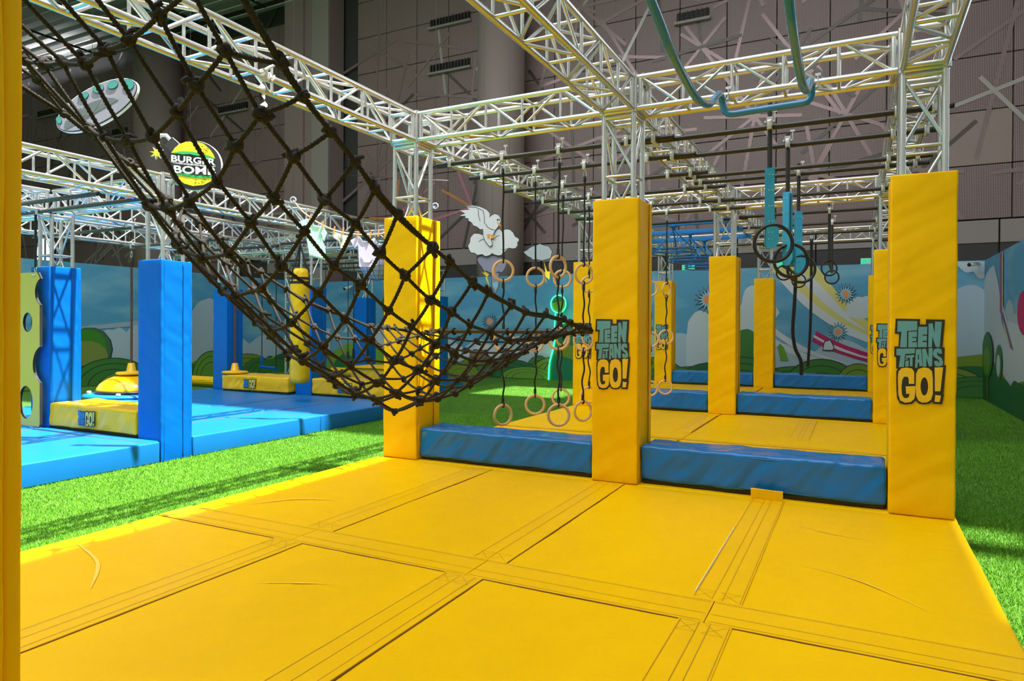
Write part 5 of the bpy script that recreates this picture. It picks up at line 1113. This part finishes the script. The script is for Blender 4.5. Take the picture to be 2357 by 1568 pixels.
def disc_swing(x, y, z, label):
    t = thing('disc_swing', label, 'rope swing', (x, y, z), 'yellow disc swings on brown ropes')
    tube('cord', resample([Vector((x, y, z+.20)), Vector((x+.004, y, 1.6)), Vector((x, y, 2.66))], .02), .022, 'brown_rope', t, 9, twist=60, lobes=3, lob=.22)
    lathe('disc', [(.02, 0), (.25, .005), (.275, .03), (.25, .055), (.10, .065), (.085, .08), (.06, .21), (.05, .225)], (x, y, z), 'yellow_plastic', t, 32)
    rod('rope_whipping', (x, y, 2.50), (x, y, 2.58), .027, 'black_plastic', t, 10)
    tube('carabiner', [(x+.022*math.sin(a), y, 2.73+.06*math.cos(a)) for a in [2*PI*k/14 for k in range(14)]], .007, 'steel', t, 6, closed=True)
disc_swing(-12.72, 2.62, .41, 'yellow disc rope swing resting over the yellow dome')
disc_swing(-12.0, 4.45, .345, 'yellow disc rope swing above the second-row yellow block')
t = thing('balance_dome', 'shiny yellow dome on a blue base behind the first yellow block', 'dome', (-12.72, 2.62, 0))
lathe('base_ring', [(.80, 0), (.82, .02), (.80, .055), (.70, .07)], (-12.72, 2.62, 0), 'blue_mat', t, 40)
lathe('rim', [(.60, .07), (.62, .085), (.61, .12)], (-12.72, 2.62, 0), 'black_plastic', t, 40)
lathe('dome', [(.60, .10), (.585, .16), (.53, .25), (.43, .325), (.30, .38), (.15, .40), (.01, .405)], (-12.72, 2.62, 0), 'yellow_plastic', t, 40)
for a in (.6, 2.2, 3.9, 5.4): inst('foot_knob', 'knob', lambda: (lambda v: (v[0], v[1], True))(rbox_data(.07, .07, .05, .02, 1, 1, 1)), 'white_plastic', t, (-12.72+.72*math.cos(a), 2.62+.72*math.sin(a), .085))
# punch bag
bx_, by_ = -9.15, 3.41
t = thing('punch_bag', 'long yellow punch bag with black bands hanging on black straps', 'punch bag', (bx_, by_, .32))
lathe('bag_body', [(.03, .0), (.13, .015), (.165, .05), (.176, .12), (.172, .6), (.174, 1.2), (.170, 1.7), (.168, 1.98), (.15, 2.05), (.10, 2.08), (.03, 2.085)], (bx_, by_, .32), 'yellow_block', t, 32)
for z0, z1 in ((1.80, 1.845), (1.875, 1.92)): lathe('band', [(.1735, z0), (.1745, z0+.004), (.1745, z1-.004), (.1735, z1)], (bx_, by_, .32), 'black_rope', t, 32)
for a in (.4, 2.5, 4.6):
    p = (bx_+.165*math.cos(a), by_+.165*math.sin(a))
    tube('strap', [(p[0], p[1], 2.12), (p[0], p[1], 2.36), (bx_+.1*math.cos(a), by_+.1*math.sin(a), 2.48), (bx_, by_, 2.86)], .016, 'black_rope', t, 6)
def handle_rope(x, y, zt, zb, label, blue=False):
    t = thing('handle_rope', label, 'hanging rope', (x, y, zt), 'thin ropes with grips over the blue course')
    rod('cord', (x, y, zb+.2), (x, y, zt), .010, 'black_rope', t, 8)
    rod('grip', (x, y, zb), (x, y, zb+.24), .03, 'blue_vinyl' if blue else 'black_plastic', t, 12)
    if blue:
        rod('cross_handle', (x-.05, y, zb), (x+.55, y-.1, zb-.02), .035, 'blue_vinyl', t, 12)
        rod('cord', (x+.55, y-.1, zb), (x+.55, y-.1, zt), .010, 'black_rope', t, 8)
handle_rope(-12.45, 5.6, 2.84, .42, 'blue handled trapeze rope behind the second-row yellow block', True)
for k, (x, y) in enumerate(((-12.1, 6.6), (-11.62, 7.6), (-11.45, 6.6), (-11.0, 7.6), (-10.6, 6.6))):
    handle_rope(x, y, 2.8, .45+.04*k, 'thin black rope with a grip, %s from the left behind the punch bag' % od[k])
for k, (x0, x1, y, z) in enumerate(((-16.6, -14.9, 6.5, -.09), (-13.0, -12.2, 8.6, .12))):
    t = thing('padded_roll', 'yellow padded roll lying %s' % ['on the turf left behind the blue course', 'on the far blue mats'][k], 'roll', ((x0+x1)/2, y, z-.12), 'yellow padded rolls')
    rod('roll', (x0, y, z), (x1, y, z), .12, 'yellow_block', t, 20)
    for x in (x0, x1): rod('roll_end', (x-.01, y, z), (x+.01, y, z), .105, 'yellow_vinyl', t, 20)
t = thing('foam_platform', 'low yellow platform at the back of the blue course', 'foam block', (-10.8, 8.0, 0))
rbox('cover', (-11.7, 7.8, .0), (-9.9, 8.6, .30), 'yellow_block', t, r=.025, n=(8, 4, 2), amp=.008, freq=3, seed=9)
rbox('top_pad', (-11.75, 7.75, .30), (-9.85, 8.65, .35), 'yellow_vinyl', t, r=.015, n=(6, 4, 1), amp=.004, freq=3, seed=2)

# ------------------------------------------------------------------ flat hanging cutouts
HR = Vector((math.cos(YAW), math.sin(YAW), 0))           # boards hang turned toward the entrance corner
HN = Vector((math.sin(YAW), -math.cos(YAW), 0))
def board_fn(px0, py0, o, s, zoom=(1, 0, 0)):
    zf, zx, zy = zoom; O = Vector(o)
    def f(u, v, d=0.0):
        return tuple(O+HR*((u/zf+zx-px0)*s)+Vector((0, 0, (py0-(v/zf+zy))*s))-HN*d)
    return f
def wire(parent, p, ztop=15.0): rod('hanging_wire', p, (p[0], p[1], ztop), .0025, 'black_pipe', parent, 6)
def cut(t, name, pts, fn, mt, depth=.03, side='print_white', lift=0.0, holes=()):
    return slab(name, [[pts]+list(holes)], lambda u, v, d: fn(u, v, d-lift), depth, mt, t, side)
def grow(pts, k):
    cx = sum(p[0] for p in pts)/len(pts); cy = sum(p[1] for p in pts)/len(pts)
    out = []
    n = len(pts)
    for i in range(n):
        a, b, c = Vector(pts[i-1]), Vector(pts[i]), Vector(pts[(i+1) % n]); d = (c-a)
        nn = Vector((d.y, -d.x)).normalized() if d.length > 1e-6 else Vector((0, 0))
        out.append((b.x+nn.x*k, b.y+nn.y*k))
    ar = lambda q: abs(sum(q[i-1][0]*q[i][1]-q[i][0]*q[i-1][1] for i in range(len(q))))
    if ar(out) < ar(pts): return grow(pts, -k) if k > 0 else out
    return out
ZB = (5.2275, 980, 440)
fn = board_fn(1125, 560, (-8.642, 9.5, 3.508), .01114, ZB)
cloud = [(510,660),(530,625),(540,560),(580,515),(640,515),(680,530),(740,520),(850,460),(890,460),(915,490),(960,460),(1010,465),(1050,500),(1070,545),(1120,575),(1115,605),(1100,610),(1105,650),(1080,685),(1040,690),(1000,680),(960,720),(930,760),(880,775),(830,765),(800,745),(770,770),(720,785),(680,760),(620,770),(590,745),(545,740),(525,710)]
bird = [(410,240),(525,230),(480,190),(560,180),(650,195),(730,230),(770,275),(765,325),(790,300),(830,280),(875,295),(900,335),(900,370),(870,430),(830,480),(810,530),(825,570),(780,575),(800,650),(770,670),(745,640),(715,600),(695,540),(690,460),(655,465),(620,435),(570,415),(560,390),(510,355),(520,335),(475,330),(480,305),(410,305),(475,275)]
t = thing('cloud_cutout', 'white cloud cutout board hanging under the white bird', 'cutout', fn(800, 640)); cut(t, 'outline', grow(cloud, 7), fn, 'ink', .03, 'ink'); cut(t, 'face', cloud, fn, 'print_white', .004, None, .006); wire(t, fn(1000, 480))
for p in ([(640,610),(665,588),(700,582)], [(835,565),(850,545),(885,532)], [(915,700),(950,703),(985,690)]): tube('line', [fn(a, b, -.012) for a, b in p], .006, 'ink', t, 5)
t = thing('bird_cutout', 'white bird cutout with raised wing above the white cloud', 'cutout', fn(800, 420, -.04)); fb = lambda u, v, d=0: fn(u, v, d-.05)
cut(t, 'outline', grow(bird, 6), fb, 'ink', .03, 'ink'); cut(t, 'face', bird, fb, 'print_white', .004, None, .006)
cut(t, 'beak', [(852,375),(880,385),(915,430),(875,415)], fb, 'beak_orange', .004, None, .012)
for ex in (862, 882): cut(t, 'eye', ellipse(ex, 350, 7, 14, 12, .2), fb, 'ink', .003, None, .012)
for q in ([(735,530),(745,575),(770,575),(780,530),(760,520)], [(785,530),(790,572),(830,570),(815,530),(800,520)]): cut(t, 'foot', q, fb, 'beak_orange', .004, None, .012)
for p in ([(480,195),(600,200),(690,240),(705,330),(705,400)], [(630,230),(635,300),(655,370)], [(720,400),(745,440),(790,465),(825,470)]): tube('line', [fb(a, b, -.014) for a, b in p], .006, 'ink', t, 5)
wire(t, fb(700, 215))
storm = [(620,820),(640,785),(680,770),(760,775),(900,775),(960,830),(970,880),(950,930),(920,975),(870,965),(830,985),(780,980),(740,960),(700,955),(670,900),(640,870)]
fs_ = lambda u, v, d=0: fn(u, v, d+.06)
t = thing('storm_cloud_cutout', 'grey storm cloud cutout with yellow bolt below the white cloud', 'cutout', fs_(800, 880)); cut(t, 'outline', grow(storm, 7), fs_, 'ink', .03, 'ink'); cut(t, 'face', storm, fs_, 'storm_grey', .004, None, .006)
cut(t, 'bolt', [(670,970),(710,985),(705,960),(765,1000),(740,1030),(770,1155),(715,1040),(730,1025)], fs_, 'bolt_yellow', .03, 'ink')
cut(t, 'rocket_outline', [(786,975),(886,975),(890,1140),(840,1246),(790,1150)], fs_, 'ink', .02, 'ink', -.005); cut(t, 'rocket', [(792,980),(880,980),(883,1138),(840,1235),(797,1148)], fs_, 'disc_pale', .004, None, .004)
cut(t, 'rocket_window', [(805,1095),(872,1090),(866,1150),(842,1190),(815,1150)], fs_, 'petal_blue', .004, None, .009)
wire(t, fs_(800, 760), 6.0)
cl2 = [(1180,730),(1230,700),(1250,680),(1290,660),(1330,650),(1370,630),(1430,650),(1480,660),(1520,720),(1500,800),(1400,830),(1330,810),(1290,820),(1260,790),(1230,780)]
t = thing('cloud_cutout', 'small pale cloud cutout with yellow bolt behind the wooden rings', 'cutout', fs_(1350, 740)); cut(t, 'outline', grow(cl2, 7), fs_, 'ink', .03, 'ink'); cut(t, 'face', cl2, fs_, 'cloud', .004, None, .006)
cut(t, 'bolt', [(1420,830),(1465,960),(1540,1000),(1500,960),(1490,1060),(1440,1020),(1460,1110),(1425,1010),(1440,960)], fs_, 'bolt_yellow', .03, 'ink'); wire(t, fs_(1400, 645))
# clothes line
ZC = (5.227, 600, 380)
fc = board_fn(830, 535, (-6.484, 1.848, 2.696), .006145, ZC)
t = thing('clothes_line', 'peach coloured clothes line sagging between two lilac rings', 'line', fc(1200, 840))
ln = [(390,425),(500,560),(610,640),(700,700),(900,790),(1150,835),(1350,835),(1500,815),(1700,740),(1960,600),(2100,490)]
tube('cord', catmull([fc(*p) for p in ln], 6), .010, 'line_peach', t, 8)
for p in (ln[0], ln[-1]):
    c = Vector(fc(*p)); inst('eye_ring', 'line_ring', b_torus(.037, .012, 20, 8), 'ball_lilac', t, c, rot=(0, 0, YAW)); wire(t, c)
fm_ = lambda u, v, d=0: fc(u, v, d-.03)
def garment(name, label, pts, mt, extra=()):
    t = thing(name, label, 'cutout', fm_(*pts[0])); cut(t, 'outline', grow(pts, 6), fm_, 'ball_lilac', .025, 'petal_blue'); cut(t, 'face', pts, fm_, mt, .004, None, .006)
    for p in extra: tube('line', [fm_(a, b, -.012) for a, b in p], .005, 'ball_lilac', t, 5)
garment('shirt_cutout', 'mint green shirt cutout pegged on the clothes line', [(480,690),(560,655),(610,660),(640,730),(700,745),(745,735),(800,830),(770,920),(745,880),(770,1000),(800,1150),(600,1095),(575,960),(550,800),(500,820),(445,760)], 'shirt_mint', ([(620,690),(660,745),(720,750)], [(610,1075),(680,1100),(795,1125)], [(745,880),(740,800)]))
garment('shirt_cutout', 'lilac shirt cutout pegged on the clothes line beside the left pillar', [(1085,910),(1130,890),(1190,865),(1230,920),(1290,935),(1340,900),(1370,880),(1405,940),(1385,960),(1350,950),(1400,1200),(1370,1230),(1195,1225),(1180,960),(1140,1005)], 'shirt_lilac', ([(1195,870),(1240,925),(1300,930),(1330,900)], [(1220,1100),(1250,1170),(1320,1175),(1360,1120)]))
garment('underpants_cutout', 'cream underpants cutout pegged on the clothes line', [(885,810),(950,830),(1055,860),(1050,920),(1010,1000),(970,1005),(950,930),(865,860)], 'cloth_cream', ([(900,880),(950,910),(965,990)], [(950,835),(975,930)], [(1000,850),(985,930)]))
for k, p in enumerate([(612,640), (760,725), (897,785), (1003,800), (1180,840), (1327,850), (1425,820)]):
    inst('clothes_peg', 'unit_box', b_box, 'peg_orange', None, Vector(fm_(p[0], p[1], -.02)), rot=(0, .15, YAW), scale=(.017, .02, .096))
pegs = [o for o in COL.objects if o.name.startswith('clothes_peg')]
for k, o in enumerate(pegs): tag(o, 'orange peg on the clothes line, %s from the left' % od[k], 'peg', 'orange clothes pegs')
# wire frame ball
c = Vector((-6.777, 2.594, 2.334))
t = thing('globe_lantern', 'lilac hanging globe with dark grid lines beside the left yellow pillar', 'globe', tuple(c))
Rg = .262
prof = [(max(.004, Rg*math.sin(PI*k/18)), -Rg*math.cos(PI*k/18)) for k in range(19)]
lathe('globe', prof, tuple(c), 'ball_lilac', t, 28)
for k in range(8): inst('meridian', 'meridian', b_torus(Rg+.002, .0045, 40, 6), 'violet', t, c, rot=(0, 0, PI*k/8))
for k in range(1, 9):
    a = PI*k/9; r_ = Rg*math.sin(a)
    tube('parallel', [(c.x+(r_+.002)*math.cos(b), c.y+(r_+.002)*math.sin(b), c.z-Rg*math.cos(a)) for b in [2*PI*i/32 for i in range(32)]], .0045, 'violet', t, 6, closed=True)
wire(t, tuple(c+Vector((0, 0, Rg))))
# burger sign
ZU = (2.946, 0, 0)
fu = board_fn(448, 382, (-6.492, -0.845, 3.061), .004609, ZU)
t = thing('burger_sign', 'round black hanging sign shaped as a burger bomb with white lettering', 'sign', fu(1320, 1125))
cut(t, 'bomb_body', ellipse(1320, 1123, 180, 166, 48), fu, 'bomb_black', .04, 'print_white')
cut(t, 'bomb_rim', ellipse(1320, 1123, 183, 169, 48), fu, 'print_white', .02, 'print_white', -.012)
cut(t, 'bomb_neck', [(1115,985),(1165,930),(1215,975),(1160,1035)], fu, 'bomb_black', .04, 'print_white')
tube('fuse', [fu(a, b, .02) for a, b in ((1150,950),(1120,915),(1085,915),(1062,945),(1068,990),(1085,1035))], .020, 'print_white', t, 8)
cut(t, 'spark', [(1068+(48 if k % 2 == 0 else 17)*math.cos(PI*k/8+.2), 1040+(44 if k % 2 == 0 else 16)*math.sin(PI*k/8+.2)) for k in range(16)], fu, 'spark', .03, 'print_white', .02)
cut(t, 'bun', [(1165,1040),(1185,1005),(1220,978),(1260,962),(1330,960),(1380,975),(1420,1010),(1445,1045),(1457,1075),(1400,1050),(1300,1030),(1220,1028)], fu, 'bun_yellow', .006, None, .006)
cut(t, 'bun', [(1180,1170),(1240,1192),(1320,1203),(1400,1208),(1450,1202),(1430,1230),(1380,1255),(1310,1262),(1250,1245),(1205,1210)], fu, 'bun_yellow', .006, None, .006)
cut(t, 'lettuce', [(1175,1045),(1210,1030),(1240,1026),(1320,1032),(1400,1052),(1455,1078),(1450,1090),(1425,1074),(1400,1072),(1370,1058),(1330,1056),(1290,1046),(1240,1048),(1205,1042)], fu, 'lettuce', .005, None, .009)
cut(t, 'lettuce', [(1168,1158),(1200,1160),(1240,1176),(1280,1180),(1330,1192),(1370,1190),(1400,1197),(1452,1188),(1450,1202),(1400,1209),(1320,1205),(1240,1194),(1178,1172)], fu, 'lettuce', .005, None, .009)
cut(t, 'wave_line', [(1155,1098),(1200,1102),(1250,1108),(1310,1112),(1370,1118),(1420,1128),(1468,1128),(1440,1138),(1390,1134),(1340,1124),(1290,1122),(1230,1114),(1190,1110)], fu, 'letter_white', .004, None, .009)
rsd = random.Random(5)
for k in range(14):
    ux, vy = (rsd.uniform(1330, 1420), rsd.uniform(985, 1025)) if k < 7 else (rsd.uniform(1330, 1410), rsd.uniform(1215, 1245))
    cut(t, 'sesame', ellipse(ux, vy, 4, 3, 6), fu, 'ink', .003, None, .012)
def lettering(txt, u0, u1, v0, v1, mt, parent, fnn, slope=0.0):
    cu = bpy.data.curves.new('letters', 'FONT'); cu.body = txt; cu.offset = .03; cu.resolution_u = 3
    ob = bpy.data.objects.new('letters', cu); COL.objects.link(ob)
    dg = bpy.context.evaluated_depsgraph_get(); me = bpy.data.meshes.new_from_object(ob.evaluated_get(dg))
    bpy.data.objects.remove(ob)
    co = [v.co.copy() for v in me.vertices]; xs_ = [p.x for p in co]; ys_ = [p.y for p in co]
    a, b, c_, d_ = min(xs_), max(xs_), min(ys_), max(ys_)
    V = [fnn(u0+(p.x-a)/(b-a)*(u1-u0), v1-(p.y-c_)/(d_-c_)*(v1-v0)+slope*(p.x-a)/(b-a), -.014) for p in co]
    mesh_obj('letters', V, [tuple(q.vertices) for q in me.polygons], mt, parent, tuple(LOC[parent]))
lettering('BURGER', 1165, 1465, 1052, 1098, 'letter_white', t, fu, 26)
lettering('BOMB', 1182, 1468, 1122, 1175, 'letter_white', t, fu, 16)
wire(t, fu(1290, 960))
# round winged disc
fd = board_fn(224, 241, (-7.817, -1.065, 3.836), .004865, ZU)
t = thing('disc_cutout', 'large tilted grey oval disc cutout with teal ovals, upper left', 'cutout', fd(660, 715))
R_ = -.50
cut(t, 'rim', ellipse(660, 715, 308, 128, 44, R_), fd, 'print_white', .035, 'print_white')
cut(t, 'outline', ellipse(660, 715, 303, 122, 44, R_), fd, 'ink', .004, None, .005)
cut(t, 'face', ellipse(658, 714, 298, 117, 44, R_), fd, 'disc_pale', .004, None, .009)
for a0, a1 in ((.15, .9), (1.0, 1.7), (1.8, 2.5), (2.6, 3.3)):
    el = lambda a, k: (640+k*270*math.cos(a)*math.cos(R_)-k*100*math.sin(a)*math.sin(R_), 760+k*270*math.cos(a)*math.sin(R_)*.9+k*100*math.sin(a)*math.cos(R_))
    cut(t, 'segment', [(630, 780)]+[(630+(el(-(a0+(a1-a0)*q/6), .78)[0]-640), 790+(el(-(a0+(a1-a0)*q/6), .78)[1]-770)) for q in range(7)], fd, 'disc_grey', .004, None, .013)
for (a, b, rx, ry) in ((878, 575, 33, 36), (770, 578, 36, 25), (672, 605, 36, 27), (572, 655, 34, 22), (405, 820, 16, 24)):
    cut(t, 'oval_rim', ellipse(a, b, rx+3, ry+3, 20, -.4), fd, 'ink', .004, None, .015); cut(t, 'oval', ellipse(a, b, rx, ry, 20, -.4), fd, 'disc_teal', .004, None, .019)
wire(t, fd(625, 600))
# long horizontal suspension cable across the hall
t = thing('suspension_cable', 'thin steel cable stretched across the hall behind the clothes line', 'cable', (-12.5, 10.6, 5.75))
tube('cable', [(-18.2, 14.1, 7.2), (-15.5, 12.5, 6.5), (-12.5, 10.6, 5.75), (-9.3, 8.6, 5.0)], .010, 'steel', t, 6)

# ------------------------------------------------------------------ neon outlined green board against the mural
t = thing('neon_board', 'plain dark green board outlined by a glowing green neon tube at the mural', 'sign', (-7.9, 13.15, FLOOR))
body = [(-8.55, FLOOR), (-8.52, .25), (-8.42, .62), (-8.36, .92), (-8.30, 1.32), (-8.02, 1.50), (-7.55, 1.50), (-7.2, 1.2), (-7.05, .6), (-7.0, FLOOR)]
slab('board', [[body]], lambda u, v, d: (u, 13.14+d, v), .05, 'neon_board', t, 'ink')
slab('stripe', [[[(-8.36, .55), (-8.25, .85), (-7.2, .78), (-7.1, .45), (-7.7, .38)]]], lambda u, v, d: (u, 13.13+d, v), .01, 'olive', t)
tube('neon_tube', catmull([(u, 13.12, v+.01) for u, v in body], 5), .022, 'neon_green', t, 8)
slab('stalk', [[[(-8.33, 1.25), (-8.25, 1.25), (-8.22, 1.85), (-8.28, 1.85)]]], lambda u, v, d: (u, 13.13+d, v), .03, 'neon_board', t, 'ink')
slab('round_plate', [[ellipse(-8.23, 2.06, .22, .24, 24)]], lambda u, v, d: (u, 13.12+d, v), .04, 'hill_light', t, 'ink')
slab('plate_cap', [[[(-8.47, 2.10), (-8.42, 2.24), (-8.25, 2.32), (-8.06, 2.25), (-7.98, 2.14), (-8.2, 2.16)]]], lambda u, v, d: (u, 13.105+d, v), .012, 'neon_board', t, 'ink')
tube('neon_tube', [(-8.23+.245*math.cos(a), 13.10, 2.06+.265*math.sin(a)) for a in [2*PI*k/30 for k in range(30)]], .018, 'neon_green', t, 8, closed=True)
for x in (-8.36, -8.2): tube('neon_tube', [(x, 13.11, 1.3), (x+.03, 13.11, 1.8)], .014, 'neon_green', t, 8)

# exit signs and security camera
for k, x in enumerate((-4.75, -2.25, .05)):
    t = thing('exit_sign', 'small green exit sign above the mural, %s' % ['left one', 'middle one', 'right one by the pillar'][k], 'sign', (x, 14.9, 3.0), 'green exit signs')
    rbox('housing', (x-.19, 14.86, 2.98), (x+.19, 14.93, 3.26), 'white_plastic', t, r=.008, n=(1, 1, 1))
    slab('lit_face', [[[(x-.175, 2.995), (x+.175, 2.995), (x+.175, 3.245), (x-.175, 3.245)]]], lambda u, v, d: (u, 14.845+d, v), .012, 'exit_lit', t)
    slab('running_figure', [[[(x-.06, 3.03), (x-.02, 3.10), (x-.05, 3.16), (x-.01, 3.20), (x+.03, 3.15), (x+.05, 3.17), (x+.06, 3.15), (x+.03, 3.11), (x+.05, 3.04), (x+.02, 3.03), (x+.01, 3.08), (x-.03, 3.03)]]], lambda u, v, d: (u, 14.838+d, v), .006, 'white_plastic', t)
t = thing('security_camera', 'white bullet security camera in the right mural corner', 'camera', (2.2, 13.2, 2.86))
rod('body', (2.28, 13.02, 2.88), (2.08, 12.86, 2.84), .045, 'white_plastic', t, 16)
rod('lens', (2.085, 12.865, 2.841), (2.055, 12.84, 2.835), .040, 'black_plastic', t, 16)
rod('arm', (2.25, 13.0, 2.87), (2.30, 13.3, 2.90), .02, 'white_plastic', t, 10)
rbox('visor', (2.06, 12.84, 2.89), (2.28, 13.02, 2.905), 'white_plastic', t, r=.004, n=(1, 1, 1))
t = thing('security_camera', 'white bullet security camera far back behind the punch bag', 'camera', (-16.4, 13.1, 2.75))
rod('body', (-16.3, 13.2, 2.75), (-16.35, 12.95, 2.68), .05, 'white_plastic', t, 14); rod('lens', (-16.35, 12.955, 2.681), (-16.356, 12.92, 2.672), .043, 'black_plastic', t, 14)
rod('arm', (-16.3, 13.1, 2.75), (-16.3, 13.3, 2.8), .02, 'white_plastic', t, 8)

# torn plastic wrap left on the near truss
t = thing('plastic_wrap', 'torn white plastic wrap dangling from the left overhead truss', 'wrap', (-4.31, -1.98, 3.32))
V = []; F = []
for k in range(22):
    a = k*.45; w = .022+.012*math.sin(k*1.7); z = 3.34-.018*k; x = -4.27+.012*math.sin(k*.9); y = -1.98+.02*math.sin(k*.6)
    V += [(x-w*math.cos(a)*.5, y-w*math.sin(a), z), (x+w*math.cos(a)*.5, y+w*math.sin(a), z-.004)]
    if k: F.append((2*k-2, 2*k-1, 2*k+1, 2*k))
mesh_obj('ribbon', V, F, 'white_plastic', t, (-4.31, -1.98, 3.32), smooth=True)
tube('wrap_turns', [(-4.305+.034*math.cos(b), -1.98+.006*b, 3.30+.034*math.sin(b)) for b in [k*.5 for k in range(40)]], .007, 'white_plastic', t, 6)
